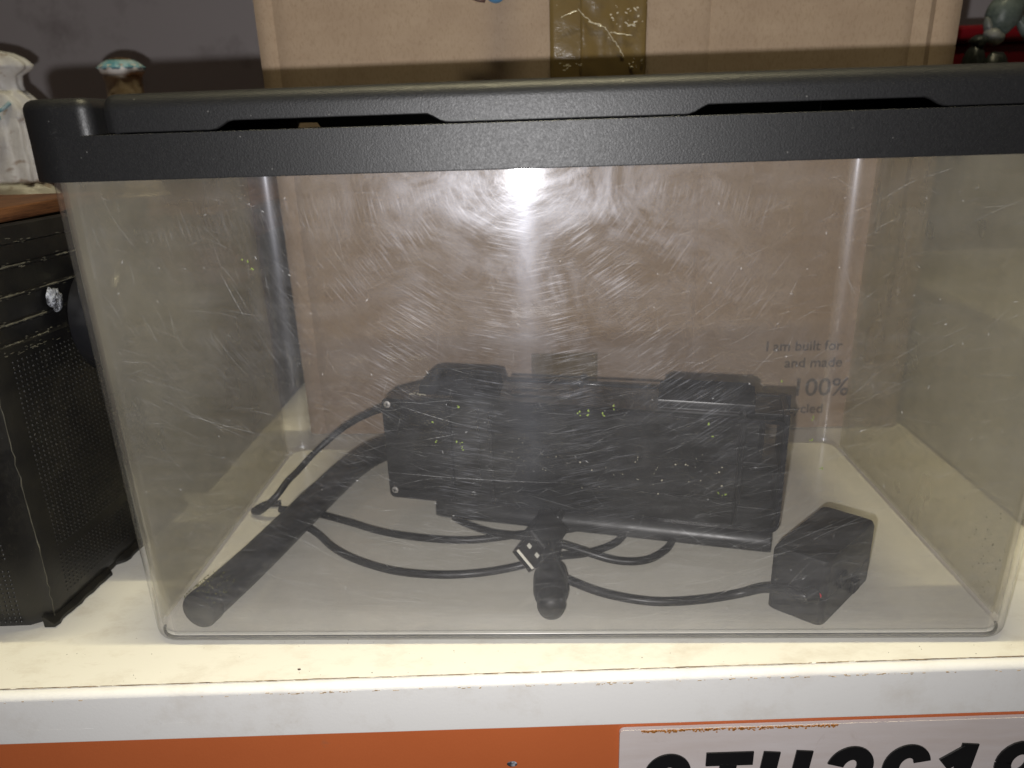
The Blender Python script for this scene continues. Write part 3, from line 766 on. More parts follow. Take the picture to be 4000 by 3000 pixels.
# end cap on the left, a rounded plate with a slanting back edge
cap = []
ep = [(p[0], p[1]) for p in rrect(-0.0300, 0.0122, 0.0095, 0.0745, 0.0035, 0, 6)]
bm = nb(); lo = []
for y, k in ((-0.0012, 0.0), (0.012, 0.0), (0.034, 0.017)):
    lo.append([MD @ Vector((x + k * (0.0122 - x) / 0.0422, y, z)) for x, z in ep])
rings(bm, lo); obj('end_cap', bm, M_DEV2, dev, bevel=0.0006)
for (u, w) in ((-0.0262, 0.0710), (-0.0262, 0.0148)):
    bm = nb(); c = MD @ Vector((u, -0.0012, w)); ax = MD.to_3x3() @ Vector((0, -1, 0))
    lathe(bm, [(0, 0.0021), (0.0004, 0.0020), (0.0007, 0.0014), (0.00072, 0.0009), (0.0003, 0.0007), (0.0003, 0.0001)], c, ax, 20)
    s = obj('screw', bm, M_METAL, dev, auto=40)
    bm = nb()
    for r_ in (0.4, 0.4 + PI / 2):
        box(bm, -0.0013, 0.0013, -0.00012, 0.00012, -0.0002, 0.0002, M=MD @ Matrix.Translation((u, -0.00205, w)) @ Matrix.Rotation(r_, 4, 'Y'))
    obj('cross_slot', bm, M_DEVDARK, s)
# rounded foot flange
fp = [(-0.0042, 0.0012), (-0.0052, 0.0025), (-0.0050, 0.0055), (-0.0038, 0.0090), (-0.0002, 0.0115), (-0.0002, 0.0012)]
bm = nb(); lo = []
for k, x in enumerate((0.0000, 0.0016, 0.004, 0.008, 0.06, 0.12, 0.185, 0.1915, 0.1925)):
    s = (0.55, 0.8, 0.93, 1, 1, 1, 1, 0.98, 0.9)[k]
    lo.append([MD @ Vector((x, (y * s), 0.0012 + (z - 0.0012) * (0.75 + 0.25 * s))) for y, z in fp])
rings(bm, lo); obj('foot', bm, M_DEV, dev, auto=60)
# bay at the right end: back wall with an oblong hole, roof, floor, ribs
def plate_with_hole(name, x0, x1, z0, z1, hx0, hx1, hz0, hz1, y0, y1, mat, r=0.0033):
    bm = nb()
    inner = [(p[0], p[1]) for p in rrect(hx0, hx1, hz0, hz1, r, 0, 5)]
    n = len(inner); cx, cz = (hx0 + hx1) / 2, (hz0 + hz1) / 2
    outer = []
    for (x, z) in inner:
        dx, dz = x - cx, z - cz
        tx = ((x1 - cx) if dx > 0 else (x0 - cx)) / dx if abs(dx) > 1e-9 else 1e9
        tz = ((z1 - cz) if dz > 0 else (z0 - cz)) / dz if abs(dz) > 1e-9 else 1e9
        t = min(tx, tz); outer.append((cx + dx * t, cz + dz * t))
    for c in ((x1, z1), (x0, z1), (x0, z0), (x1, z0)):
        i = min(range(n), key=lambda k: (outer[k][0] - c[0]) ** 2 + (outer[k][1] - c[1]) ** 2); outer[i] = c
    lo = [[MD @ Vector((x, y, z)) for x, z in q] for q, y in ((inner, y0), (outer, y0), (outer, y1), (inner, y1))]
    rings(bm, lo, closed=True); return obj(name, bm, mat, dev)
plate_with_hole('back_wall', 0.1727, 0.1990, 0.0010, 0.0790, 0.1865, 0.1940, 0.0410, 0.0640, 0.031, 0.034, M_DEV)
yprism([(0.008, 0.0752), (0.008, 0.0770), (0.033, 0.0786), (0.0305, 0.0766)], 0.1729, 0.1965, 'bay_roof', M_DEV, 0.0004)
bm = nb(); box(bm, 0.1727, 0.1928, 0.0, 0.0305, 0.0012, 0.0255, M=MD); obj('bay_floor', bm, M_DEV, dev, bevel=0.0008)
bm = nb(); box(bm, 0.1728, 0.1928, 0.004, 0.0308, 0.0480, 0.0500, M=MD); obj('ledge', bm, plain('lit_grey_ledge', (0.05, 0.05, 0.052), 0.3, 0.6), dev, bevel=0.0003)  # paler grey puts the ledge's highlight into its colour
bm = nb(); lathe(bm, [(0, 0.0001), (0.0001, 0.0016), (0.0199, 0.0016), (0.0200, 0.0001)], MD @ Vector((0.1728, 0.006, 0.0462)), MD.to_3x3() @ Vector((1, 0, 0)), 12); obj('pin', bm, M_DEV2, dev, smooth=True)
bm = nb(); box(bm, 0.1930, 0.1962, 0.002, 0.0308, 0.0215, 0.0790, M=MD); obj('side_wall', bm, M_DEV, dev, bevel=0.0005)
bm = nb(); box(bm, 0.1728, 0.1748, 0.0002, 0.0308, 0.026, 0.0770, M=MD); obj('bay_rib', bm, M_DEV, dev, bevel=0.0003)
bm = nb(); box(bm, 0.1840, 0.1852, 0.012, 0.0306, 0.0502, 0.0760, M=MD); obj('bay_rib', bm, M_DEV, dev, bevel=0.0002)
# smoked cover plate over the front
cp = rrect(0.0360, 0.1955, 0.0130, 0.0776, 0.0050, 0, 6)
bm = nb(); rings(bm, [[MD @ Vector((x, y, z)) for x, z, _ in cp] for y in (-0.0032, -0.0016)])
obj('front_cover', bm, M_SMOKE, dev, bevel=0.0003)
# dark lip round the cover
bm = nb(); ip = rrect(0.0378, 0.1932, 0.0150, 0.0757, 0.0040, 0, 6)
rings(bm, [[MD @ Vector((x, y, z)) for x, z, _ in q] for q, y in ((ip, -0.0036), (cp, -0.0036), (cp, -0.0033), (ip, -0.0033))], closed=True)
obj('cover_lip', bm, M_DEV2, dev)
# grooves and moulded lines on the housing front
bm = nb()
for (x0, x1, z0, z1) in ((0.0278, 0.0292, 0.020, 0.072), (0.0345, 0.0352, 0.018, 0.072)): box(bm, x0, x1, -0.0006, -0.0001, z0, z1, M=MD)
for z in (0.0500, 0.0285): box(bm, 0.060, 0.1722, -0.0007, -0.0001, z, z + 0.0007, M=MD)
obj('moulded_line', bm, M_DEV2, dev)
# drips of dried lime on front and top
bm = nb(); rr = random.Random(11)
for k in range(60):
    u = rr.uniform(0.045, 0.165) if k < 60 else rr.gauss(0.17, 0.02); w = rr.gauss(0.044, 0.006) if k < 60 else rr.gauss(0.026, 0.004)
    if not 0.04 < u < 0.195: continue
    bmesh.ops.create_icosphere(bm, subdivisions=1, radius=rr.uniform(0.00008, 0.00028), matrix=MD @ Matrix.Translation((u, -0.0038, w)) @ Matrix.Diagonal((rr.uniform(.5, 2.4), .4, rr.uniform(.5, 2), 1)))
for k in range(60):
    u = rr.gauss(0.000, 0.008); v = 0.008 + rr.gauss(0, 0.0012) + (u * 0.2)
    bmesh.ops.create_icosphere(bm, subdivisions=1, radius=rr.uniform(0.0003, 0.0007), matrix=MD @ Matrix.Translation((u, v, 0.0757 + v * 0.05)) @ Matrix.Diagonal((rr.uniform(.6, 2.6), .8, .4, 1)))
o = obj('lime_specks', bm, M_CALC, dev); o['kind'] = 'stuff'
# hanging hooks on top
def hook(u0, u1, name, r_l, zoff=0.0, slope=0.0):
    prof = [(0.006, 0.0760), (0.006, 0.0790), (0.0065, 0.0806), (0.008, 0.0814), (0.024, 0.0866), (0.026, 0.0852), (0.0255, 0.0840), (0.010, 0.0788), (0.009, 0.0762)]
    bm = nb(); lo = []
    n = 14
    for k in range(n + 1):
        t = k / n; x = u0 + (u1 - u0) * t; e = min(t, 1 - t) * (u1 - u0)
        cut = r_l * (1 - math.sqrt(max(0.0, 1 - max(0, 1 - e / r_l) ** 2)))
        lo.append([MD @ Vector((x, min(y, 0.026 - cut * 1.0) if y > 0.02 else y, z + zoff - (cut * 0.33 if y > 0.02 else 0) + slope * t)) for y, z in prof])
    rings(bm, lo); return obj(name, bm, M_DEV2, dev, auto=35)
hook(-0.0085, 0.0400, 'hanging_hook', 0.010)
hook(0.1290, 0.1790, 'hanging_hook', 0.004, zoff=0.0010)
bm = nb(); p0 = MD @ Vector((0.040, 0.026, 0.0805)); p1 = MD @ Vector((0.1290, 0.029, 0.0800))
tube_bm(bm, [p0, (p0 + p1) / 2, p1], 0.0008, 8); obj('rod', bm, M_DEV2, dev, smooth=True)
bm = nb(); bmesh.ops.create_uvsphere(bm, u_segments=14, v_segments=10, radius=0.0023, matrix=Matrix.Translation(MD @ Vector((0.0830, 0.0270, 0.0805)))); obj('knob', bm, M_DEV2, dev, smooth=True)
bm = nb(); box(bm, 0.0450, 0.0800, 0.012, 0.0250, 0.0768, 0.0776, M=MD @ Matrix.Translation((0, 0, 0)) ); obj('top_window', bm, plain('grey_gloss_insert', (0.05, 0.047, 0.045), 0.14, 0.6), dev, bevel=0.0003)

# ---------------------------------------------------------------- intake tube
tube = thing('intake_tube', 'thick black plastic tube lying diagonally on the tank floor at left', 'tube')
pts = catmull([(-0.1755, 0.0150, 0.0124), (-0.165, 0.055, 0.0124), (-0.150, 0.118, 0.0134), (-0.138, 0.163, 0.0137), (-0.124, 0.184, 0.015), (-0.104, 0.190, 0.016)], 8)
bm = nb(); tube_bm(bm, pts, 0.0090, 28); obj('pipe', bm, M_DEV, tube, auto=50)
bm = nb(); a0 = (pts[0] - pts[1]).normalized()
lathe(bm, [(0, 0.0091), (0.0004, 0.0093), (0.006, 0.0093), (0.0072, 0.0087), (0.0074, 0.0002)], pts[0], a0, 28); e = obj('end_plug', bm, M_DEVDARK, tube, auto=40)
bm = nb()
for k in range(110):
    t = rr.uniform(-0.006, 0.012); th = rr.uniform(0.3, 2.6); s_ = a0.cross(Vector((0, 0, 1))).normalized(); u_ = s_.cross(a0)
    p = pts[0] + a0 * (-t) + s_ * 0.0102 * math.cos(th) + u_ * 0.0102 * math.sin(th)
    bmesh.ops.create_icosphere(bm, subdivisions=1, radius=rr.uniform(0.00015, 0.0004), matrix=Matrix.Translation(p))
o = obj('algae_specks', bm, plain('olive_specks', (0.12, 0.12, 0.03), 0.8, 0.2), tube); o['kind'] = 'stuff'

# ---------------------------------------------------------------- cables
def cable(label, pts, r=0.0021):
    bm = nb(); tube_bm(bm, catmull(pts, 8), r, 10)
    o = obj('cable', bm, M_CABLE, None, smooth=True); return tag(o, label, 'cable', 'black cables on the tank floor')
z1 = 0.0052
cable('black cable looping from the filter end cap over the thick tube', [(-0.095, 0.160, 0.055), (-0.110, 0.152, 0.058), (-0.122, 0.158, 0.053), (-0.143, 0.166, 0.040), (-0.162, 0.158, 0.026), (-0.170, 0.140, 0.0200), (-0.170, 0.122, 0.0225), (-0.174, 0.112, 0.018), (-0.184, 0.111, 0.009), (-0.1915, 0.117, z1), (-0.187, 0.125, z1), (-0.178, 0.126, z1)])
cable('long black cable curving from the tube to the filter foot, the rear one', [(-0.176, 0.1185, z1), (-0.165, 0.1165, z1), (-0.1522, 0.1132, z1), (-0.128, 0.102, z1), (-0.1051, 0.0905, z1), (-0.078, 0.083, z1), (-0.0519, 0.081, z1), (-0.025, 0.0865, z1), (0.0066, 0.0925, z1), (0.030, 0.106, 0.0046)], 0.0021)
cable('long black cable sweeping lowest across the tank floor behind the plug', [(-0.172, 0.112, z1), (-0.158, 0.102, z1), (-0.1438, 0.0894, z1), (-0.130, 0.074, z1), (-0.1134, 0.0615, z1), (-0.092, 0.0515, z1), (-0.0693, 0.0475, z1), (-0.048, 0.0485, z1), (-0.0291, 0.0535, z1), (-0.006, 0.058, 0.0085), (0.012, 0.0665, 0.0055), (0.028, 0.077, z1), (0.036, 0.092, z1), (0.0365, 0.104, 0.0046)], 0.0021)
cable('black cable from under the filter that bends back up at its right', [(-0.066, 0.108, 0.0046), (-0.0579, 0.0990, z1), (-0.040, 0.0865, 0.0062), (-0.0156, 0.0725, 0.0110), (0.004, 0.0645, 0.0098), (0.0256, 0.0590, 0.0056), (0.042, 0.0595, z1), (0.0548, 0.0700, z1), (0.0610, 0.083, z1), (0.064, 0.094, 0.0046)], 0.0021)
cable('black cable running from the round connector to the power adapter', [(-0.004, 0.040, 0.0088), (0.0014, 0.0390, 0.0066), (0.016, 0.0315, z1), (0.032, 0.0255, z1), (0.0468, 0.0235, z1), (0.066, 0.0255, z1), (0.0830, 0.0275, 0.0068), (0.0925, 0.0235, 0.0125), (0.100, 0.0135, 0.0190), (0.1065, 0.0070, 0.0200), (0.1115, 0.0085, 0.0205)], 0.0022)

# ---------------------------------------------------------------- round connector
cn = thing('cable_connector', 'black round barrel connector pointing to the front of the tank', 'connector')
axp = Vector((0.0005, 1, -0.00)); org = Vector((-0.0090, 0.0078, 0.0115))
bm = nb(); lathe(bm, [(0, 0.0003), (0.0005, 0.0040), (0.002, 0.0060), (0.0045, 0.0068), (0.0115, 0.0068)], org, axp); obj('tip', bm, M_ADAPT, cn, auto=50)
bm = nb(); lathe(bm, [(0.0110, 0.0068), (0.0125, 0.0080), (0.016, 0.0087), (0.026, 0.0087), (0.031, 0.0080), (0.035, 0.0064), (0.037, 0.0055)], org, axp); obj('grip', bm, M_DEV, cn, auto=50)
bm = nb(); lathe(bm, [(0.0365, 0.0056), (0.040, 0.0054), (0.050, 0.0054), (0.053, 0.0062), (0.060, 0.0066), (0.063, 0.0060)], org, axp); obj('sleeve', bm, M_ADAPT, cn, auto=50)
bm = nb(); box(bm, -0.0062, 0.0062, 0.0610, 0.0860, -0.0060, 0.0062, M=Matrix.Translation((org.x, org.y, org.z))); obj('socket_block', bm, M_ADAPT, cn, bevel=0.0012)

# ---------------------------------------------------------------- plug with metal shell (a rectangular data plug)
ub = Vector((0.61548254, -0.24115659, -0.74352185)).normalized(); ua = Vector((0.42267592, 0.90184981, 0.05926205)).normalized()
un = ub.cross(ua).normalized()
if un.z < 0: un = -un
MU = Matrix.Identity(4)
for i in range(3): MU[i][0] = ub[i]; MU[i][1] = ua[i]; MU[i][2] = un[i]
MU.translation = Vector((-0.0225, 0.0445, 0.0155))
MU = MU @ Matrix.Scale(1.15, 4)
usb = thing('data_plug', 'small black plug with open metal end and white tongue on the round connector', 'plug')
bm = nb(); w2, h2, t = 0.0060, 0.00225, 0.00035
def q(w_, h_, y): return [MU @ Vector(p) for p in ((-w_, y, -h_), (w_, y, -h_), (w_, y, h_), (-w_, y, h_))]
rings(bm, [q(w2, h2, 0), q(w2, h2, 0.0125), q(w2 - t, h2 - t, 0.0125), q(w2 - t, h2 - t, 0)], closed=True)
obj('shell', bm, plain('dark_plated_metal', (0.20, 0.18, 0.16), 0.3, 0.5, 1.0), usb)
bm = nb(); box(bm, -w2 + 0.0006, w2 - 0.0006, 0.0002, 0.012, 0.0001, 0.0017, M=MU); obj('tongue', bm, M_USBW, usb)
for s in (-1, 1):
    bm = nb(); box(bm, s * 0.0027 - 0.00105, s * 0.0027 + 0.00105, 0.0052, 0.0074, h2 + 0.00002, h2 + 0.00022, M=MU); obj('latch_hole', bm, M_USBW, usb)
bm = nb(); box(bm, -0.0076, 0.0076, 0.0118, 0.0330, -0.0042, 0.0042, M=MU); obj('grip', bm, M_ADAPT, usb, bevel=0.0013)
bm = nb(); lathe(bm, [(0, 0.0034), (0.004, 0.0030), (0.010, 0.0024), (0.0102, 0.0005)], MU @ Vector((0, 0.0328, 0)), ua, 16); obj('strain_relief', bm, M_ADAPT, usb, auto=40)

# ---------------------------------------------------------------- power adapter
ad = thing('power_adapter', 'black mains power adapter block lying at the right front of the tank', 'adapter')
A_, B_, C_ = Vector((0.0945, 0.0215, 0)), Vector((0.1150, 0.0055, 0)), Vector((0.1520, 0.0430, 0)); D_ = A_ + C_ - B_
H = 0.0385
def quad_loop(z, ins, rnd_=0.0035, n=4):
    P = [A_, B_, C_, D_]; cen = (A_ + B_ + C_ + D_) / 4; out = []
    for i in range(4):
        p, a, b_ = P[i], P[i - 1], P[(i + 1) % 4]
        da = (a - p).normalized(); db = (b_ - p).normalized(); r = rnd_
        p2 = p + (da + db) * ins
        for k in range(n + 1):
            t = k / n; s = p2 + da * r * (1 - t) ** 2 + db * r * t ** 2
            out.append((s.x, s.y, z))
    return out
bm = nb(); rings(bm, [quad_loop(0.0032, 0.0012), quad_loop(0.0045, 0.0), quad_loop(0.0180, 0.0)]); obj('lower_shell', bm, M_ADAPT, ad, auto=35)
bm = nb(); rings(bm, [quad_loop(0.0184, 0.0), quad_loop(H - 0.003, 0.0), quad_loop(H - 0.0008, 0.0008), quad_loop(H, 0.0030)]); obj('upper_shell', bm, M_ADAPT, ad, auto=35)
bm = nb(); rings(bm, [quad_loop(0.0178, 0.0007), quad_loop(0.0186, 0.0007)]); obj('seam', bm, M_DEVDARK, ad)
# pins on the right front side
d = (C_ - B_).normalized(); nrm = Vector((d.y, -d.x, 0))
for s, zz in ((0.014, 0.024), (0.031, 0.012)):
    base = B_ + d * s
    Mx = Matrix.Identity(4)
    for i in range(3): Mx[i][0] = d[i]; Mx[i][1] = nrm[i]
    Mx.translation = Vector((base.x, base.y, zz))
    bm = nb(); box(bm, -0.0034, 0.0034, 0.0001, 0.0026, -0.0034, 0.0034, M=Mx); obj('pin', bm, M_DEVDARK, ad, bevel=0.0008)
bm = nb(); bmesh.ops.create_uvsphere(bm, u_segments=12, v_segments=8, radius=0.0013, matrix=Matrix.Translation((B_ + (A_ - B_) * 0.10 + Vector((-0.0004, -0.0003, 0.0205))))); obj('indicator', bm, M_RED, ad, smooth=True)
bm = nb(); lathe(bm, [(0, 0.0038), (0.003, 0.0034), (0.006, 0.0027), (0.0062, 0.001)], Vector((0.1115, 0.0085, 0.0205)), Vector((-0.75, -0.25, -0.1)), 16); obj('cable_boot', bm, M_ADAPT, ad, auto=40)

# ================================================================ BLACK RIBBED TUB at the left
tub = thing('plastic_tub', 'black dimpled plastic tub with ribbed top band left of the clear tank', 'tub')
def lerp(a, b_, t): return a + (b_ - a) * t
# right face: bottom/top corners (front, back)
RB0, RB1 = Vector((-0.2555, 0.0125, 0.0)), Vector((-0.2435, 0.135, 0.0))
RT0, RT1 = Vector((-0.2415, 0.0020, 0.140)), Vector((-0.2350, 0.135, 0.140))
FX = Vector((-0.26, -0.012, 0))   # direction of the front face to the left
def warp(p):
    q = p * 13
    return p + Vector((0.0016 * noise.noise(q), 0.0012 * noise.noise(q + Vector((5, 1, 2))), 0.0022 * noise.noise(p * 9 + Vector((9, 2, 4))) * min(1, p.z * 20)))
def warp_bm(bm):
    for v in bm.verts: v.co = warp(v.co)
def sect(t, ex=0.0, z=None, raw=False):
    f = lerp(RB0, RT0, t); bk = lerp(RB1, RT1, t); fl_ = f + FX; bl = bk + Vector((-0.26, 0, 0))
    c = 0.008
    d1 = (bk - f).normalized(); d2 = FX.normalized()
    pts = [f + d2 * c, f + d1 * c * 0.55 + d2 * c * 0.12 , f + d1 * c, bk, bl, fl_]
    cen = (f + bk + fl_ + bl) / 4
    out = []
    for p in pts:
        p = p.copy()
        if ex:
            v = p - cen; v.z = 0; p += v.normalized() * ex
        if z is not None: p.z = z
        out.append(p)
    if raw: return out
    fine = out[:3]
    for a_, b_, n_ in ((2, 3, 22), (3, 4, 6), (4, 5, 4), (5, 0, 20)):
        for k in range(1, n_ + (0 if b_ == 0 else 1)): fine.append(lerp(out[a_], out[b_], k / n_))
    return fine
bm = nb(); rings(bm, [sect(0, -0.004, 0.0006), sect(0.0, 0, 0.005), *[sect(k / 16) for k in range(1, 17)]])
warp_bm(bm)
obj('shell', bm, M_TUB, tub, auto=30)
bm = nb(); lo = []
zz = 0.1405
lo.append(sect(1.0, 0.0002, zz)); lo.append(sect(1.0, 0.0035, zz + 0.0006)); lo.append(sect(1.0, 0.0038, zz + 0.003)); lo.append(sect(1.0, 0.0012, zz + 0.0045))
for r0 in (0.1512, 0.1625, 0.1745):
    lo += [sect(1.0, 0.0012, r0), sect(1.0, 0.0028, r0 + 0.0007), sect(1.0, 0.0028, r0 + 0.0016), sect(1.0, 0.0012, r0 + 0.0023)]
lo += [sect(1.0, 0.0012, 0.1845), sect(1.0, 0.0040, 0.1855), sect(1.0, 0.0042, 0.1925), sect(1.0, 0.0030, 0.1935), sect(1.0, -0.003, 0.1930), sect(1.0, -0.003, 0.15)]
rings(bm, lo); warp_bm(bm); obj('ribbed_band', bm, M_TUB, tub, auto=30)
# worn pale edges along the ribs
bm = nb(); rq = random.Random(4)
for r0, e0 in ((0.1441, 0.0026), (0.1527, 0.0029), (0.1640, 0.0029), (0.1760, 0.0029), (0.1857, 0.0043)):
    sc_ = sect(1.0, e0, r0, True); p0, p1 = sc_[2], sc_[3]
    y = 0.0
    while y < 1.0:
        l = rq.uniform(0.05, 0.3)
        if rq.random() < 0.72:
            a, b_ = lerp(p0, p1, y), lerp(p0, p1, min(1, y + l)); n = 10
            tube_bm(bm, [lerp(a, b_, k / n) + Vector((0, 0, 0.0003 * noise.noise(Vector((y * 9 + k, r0 * 99, 0))))) for k in range(n + 1)], 0.0003, 5, radii=[0.00012 + 0.0009 * abs(noise.noise(Vector((k * .7, y * 31, r0 * 50)))) for k in range(n + 1)])
        y += l + rq.uniform(0.01, 0.08)
    q0, q1 = sc_[0], sc_[5]
    tube_bm(bm, [lerp(q0, q1, k / 20) for k in range(21)], 0.0003, 5)
# pale crushed line down the front corner, and scuffed flakes along the big lip
cl = [sect(t_ / 40, 0.0004, None, True)[1] + Vector((0.0007 * noise.noise(Vector((t_ * .9, 0, 0))), 0.0007 * noise.noise(Vector((0, t_ * .9, 0))), 0)) for t_ in range(1, 40)]
tube_bm(bm, cl, 0.0003, 5, radii=[0.00012 + 0.0004 * abs(noise.noise(Vector((k * .8, 3, 1)))) for k in range(len(cl))])
for k in range(260):
    r0, e0 = rq.choice(((0.1405, 0.0036), (0.1441, 0.0026), (0.1527, 0.0029), (0.1640, 0.0029), (0.1760, 0.0029), (0.1857, 0.0043), (0.1410, 0.0036)))
    sc_ = sect(1.0, e0, r0 + rq.gauss(0, 0.0008), True); t_ = rq.random() ** 1.5
    p = lerp(sc_[2], sc_[3], t_) if rq.random() < 0.8 else lerp(sc_[0], sc_[5], t_ * 0.3)
    l = rq.uniform(0.0003, 0.0022)
    box(bm, p.x - 0.0002, p.x + 0.0002, p.y, p.y + l, p.z, p.z + rq.uniform(0.0001, 0.0004))
warp_bm(bm)
o = obj('worn_edge', bm, M_TUBEDGE, tub); o['kind'] = 'stuff'
# dimples: small domes over the right and front faces
bm = nb()
def dome(c, n, t1, t2, r, h):
    ring = [bm.verts.new(c + t1 * r * math.cos(2 * PI * k / 6) + t2 * r * math.sin(2 * PI * k / 6)) for k in range(6)]
    ring2 = [bm.verts.new(c + n * h * 0.8 + t1 * r * .6 * math.cos(2 * PI * k / 6) + t2 * r * .6 * math.sin(2 * PI * k / 6)) for k in range(6)]
    top = bm.verts.new(c + n * h)
    for k in range(6):
        bm.faces.new((ring[k], ring[(k + 1) % 6], ring2[(k + 1) % 6], ring2[k])); bm.faces.new((ring2[k], ring2[(k + 1) % 6], top))
for (b0, b1, t0, t1v, tmin, smin, smax) in ((RB0, RB1, RT0, RT1, 0.09, 0.11, 0.98), (RB0 + FX, RB0, RT0 + FX, RT0, 0.03, 0.5, 0.955)):
    L = (b1 - b0).length; NS = int(L / 0.0026); NTT = 53
    for i in range(NS):
        s = (i + 0.5) / NS
        if not smin < s < smax: continue
        for j in range(NTT):
            t = tmin + (0.97 - tmin) * j / (NTT - 1)
            if 0.255 < t < 0.29: continue
            p = lerp(lerp(b0, b1, s), lerp(t0, t1v, s), t)
            e1 = (b1 - b0).normalized(); e2 = (lerp(t0, t1v, s) - lerp(b0, b1, s)).normalized(); nn = e1.cross(e2).normalized()
            if nn.dot(Vector((1, -1, 0))) < 0: nn = -nn
            if noise.noise(p * 55) > 0.62: continue
            k_ = 0.8 + 0.45 * abs(noise.noise(p * 300))
            dome(p - nn * 0.0001, nn, e1, e2, 0.00085 * k_, 0.0006 * k_)
warp_bm(bm); o = obj('dimples', bm, M_TUB, tub, smooth=True); o['kind'] = 'stuff'
# ragged bottom flange
bm = nb(); lo = []
for k in range(40):
    t_ = k / 39; p = lerp(RB0, RB1, t_); w_ = 0.0022 + 0.0016 * noise.noise(Vector((k * 0.6, 0, 0))) - (0.0036 if 0.36 < t_ < 0.46 else 0)
    lo.append([Vector((p.x - 0.003, p.y, 0.0005)), Vector((p.x + w_, p.y, 0.0005)), Vector((p.x + w_, p.y, 0.0022 + 0.0008 * noise.noise(Vector((k * 0.9, 4, 0))))), Vector((p.x - 0.003, p.y, 0.0070))])
rings(bm, lo); obj('bottom_flange', bm, M_TUB, tub, auto=30)
bm = nb()
bmesh.ops.create_uvsphere(bm, u_segments=16, v_segments=10, radius=1, matrix=Matrix.Translation((-0.2368, 0.0475, 0.1568)) @ Matrix.Rotation(0.5, 4, 'X') @ Matrix.Diagonal((0.0012, 0.0050, 0.0062, 1)))
for v in bm.verts: v.co += Vector((0, 1, 1)) * 0.0014 * noise.noise(v.co * 420)
o = obj('scuff_mark', bm, M_CHIP, tub, smooth=True)
bm = nb(); kc = Vector((-0.2345, 0.0730, 0.1420))
lathe(bm, [(0, 0.024), (0.003, 0.0275), (0.012, 0.0285), (0.021, 0.0285), (0.0245, 0.0270), (0.026, 0.022), (0.0265, 0.0005)], kc, (1, 0.0, 0), 40)
obj('round_knob', bm, plain('smooth_black_plastic', (0.012, 0.012, 0.014), 0.32, 0.5), tub, auto=50)

pl = thing('wooden_plank', 'brown varnished scratched wooden plank lying on top of the black tub', 'plank')
boxo('plank', (-0.52, -0.2400, 0.012, 0.105, 0.1940, 0.2000), M_WOOD, pl, bevel=0.0008)
sb = thing('storage_box', 'pale grey storage box standing at the right beyond the clear tank', 'box')
boxo('box_body', (0.262, 0.56, 0.060, 0.400, 0.0005, 0.1020), plain('pale_grey_plastic', (0.42, 0.41, 0.35), 0.5, 0.4), sb, bevel=0.004)
boxo('box_lid', (0.259, 0.563, 0.057, 0.403, 0.1022, 0.1110), plain('cream_plastic', (0.22, 0.21, 0.17), 0.5, 0.4), sb, bevel=0.003)

# ================================================================ BACKGROUND LEFT: wooden board on dark cabinet, figurines
wd = thing('wooden_board', 'reddish brown wooden shelf board behind the tub, carrying the figurines', 'board')
boxo('top', (-1.1, -0.228, 0.235, 0.62, 0.150, 0.1742), M_WOOD, wd, bevel=0.001)
boxo('front_rail', (-1.1, -0.230, 0.242, 0.270, 0.122, 0.1497), M_REDWOOD, wd, bevel=0.001)
cabn = thing('brown_cabinet', 'dark brown wooden cabinet under the figurines at left', 'cabinet')
boxo('carcass', (-1.05, -0.236, 0.150, 0.60, 0.0005, 0.1216), M_BROWN, cabn, bevel=0.001)
bm = nb(); box(bm, -0.300, -0.262, 0.1380, 0.1490, 0.0006, 0.088)
for v in bm.verts: v.co += Vector((1, 0.3, 1)) * 0.004 * noise.noise(v.co * 60)
tag(obj('paper_packet', bm, M_TAN, None, bevel=0.003), 'small tan paper packet leaning on the brown cabinet behind the tank', 'packet')

def figure_surf(name, prof, cx, cy_, mat, parent, depth=0.55, n=40, fold=0.0, folds=9, seed=0.0):
    """prof: (z, x_left, x_right) rows -> rounded body with its own depth and drapery folds"""
    bm = nb(); lo = []
    for z, xl, xr in prof:
        c = (xl + xr) / 2; r = (xr - xl) / 2; row = []
        for k in range(n):
            a = 2 * PI * k / n
            f = 1 + fold * math.sin(a * folds + seed + z * 60) + fold * 0.8 * noise.noise(Vector((math.cos(a) * 2, math.sin(a) * 2, z * 40 + seed)))
            row.append((c + r * math.cos(a) * f, cy_ + r * depth * math.sin(a) * f, z))
        lo.append(row)
    rings(bm, lo); return obj(name, bm, mat, parent, auto=70)
f1 = thing('ceramic_figurine', 'large white ceramic figurine with teal and gilt trim at the far left', 'figurine')
figure_surf('bust', [(0.2660, -0.545, -0.4640), (0.272, -0.545, -0.4655), (0.2785, -0.545, -0.4640), (0.2835, -0.545, -0.4540), (0.2870, -0.545, -0.4530), (0.2925, -0.543, -0.4590), (0.2965, -0.535, -0.4670), (0.2990, -0.525, -0.478), (0.300, -0.51, -0.49)], 0, 0.40, M_CER, f1, 0.42, n=64, fold=0.075, folds=9)
figure_surf('waist', [(0.2420, -0.550, -0.4530), (0.2480, -0.548, -0.4505), (0.2550, -0.545, -0.4535), (0.2620, -0.545, -0.4600), (0.2662, -0.545, -0.4640)], 0, 0.40, M_CER, f1, 0.42, n=64, fold=0.07, folds=11, seed=1.2)
figure_surf('skirt', [(0.1880, -0.560, -0.4605), (0.1900, -0.560, -0.4590), (0.2050, -0.558, -0.4560), (0.2200, -0.555, -0.4545), (0.2330, -0.552, -0.4520), (0.2425, -0.550, -0.4530)], 0, 0.40, M_CER, f1, 0.42, n=96, fold=0.045, folds=19, seed=2.0)
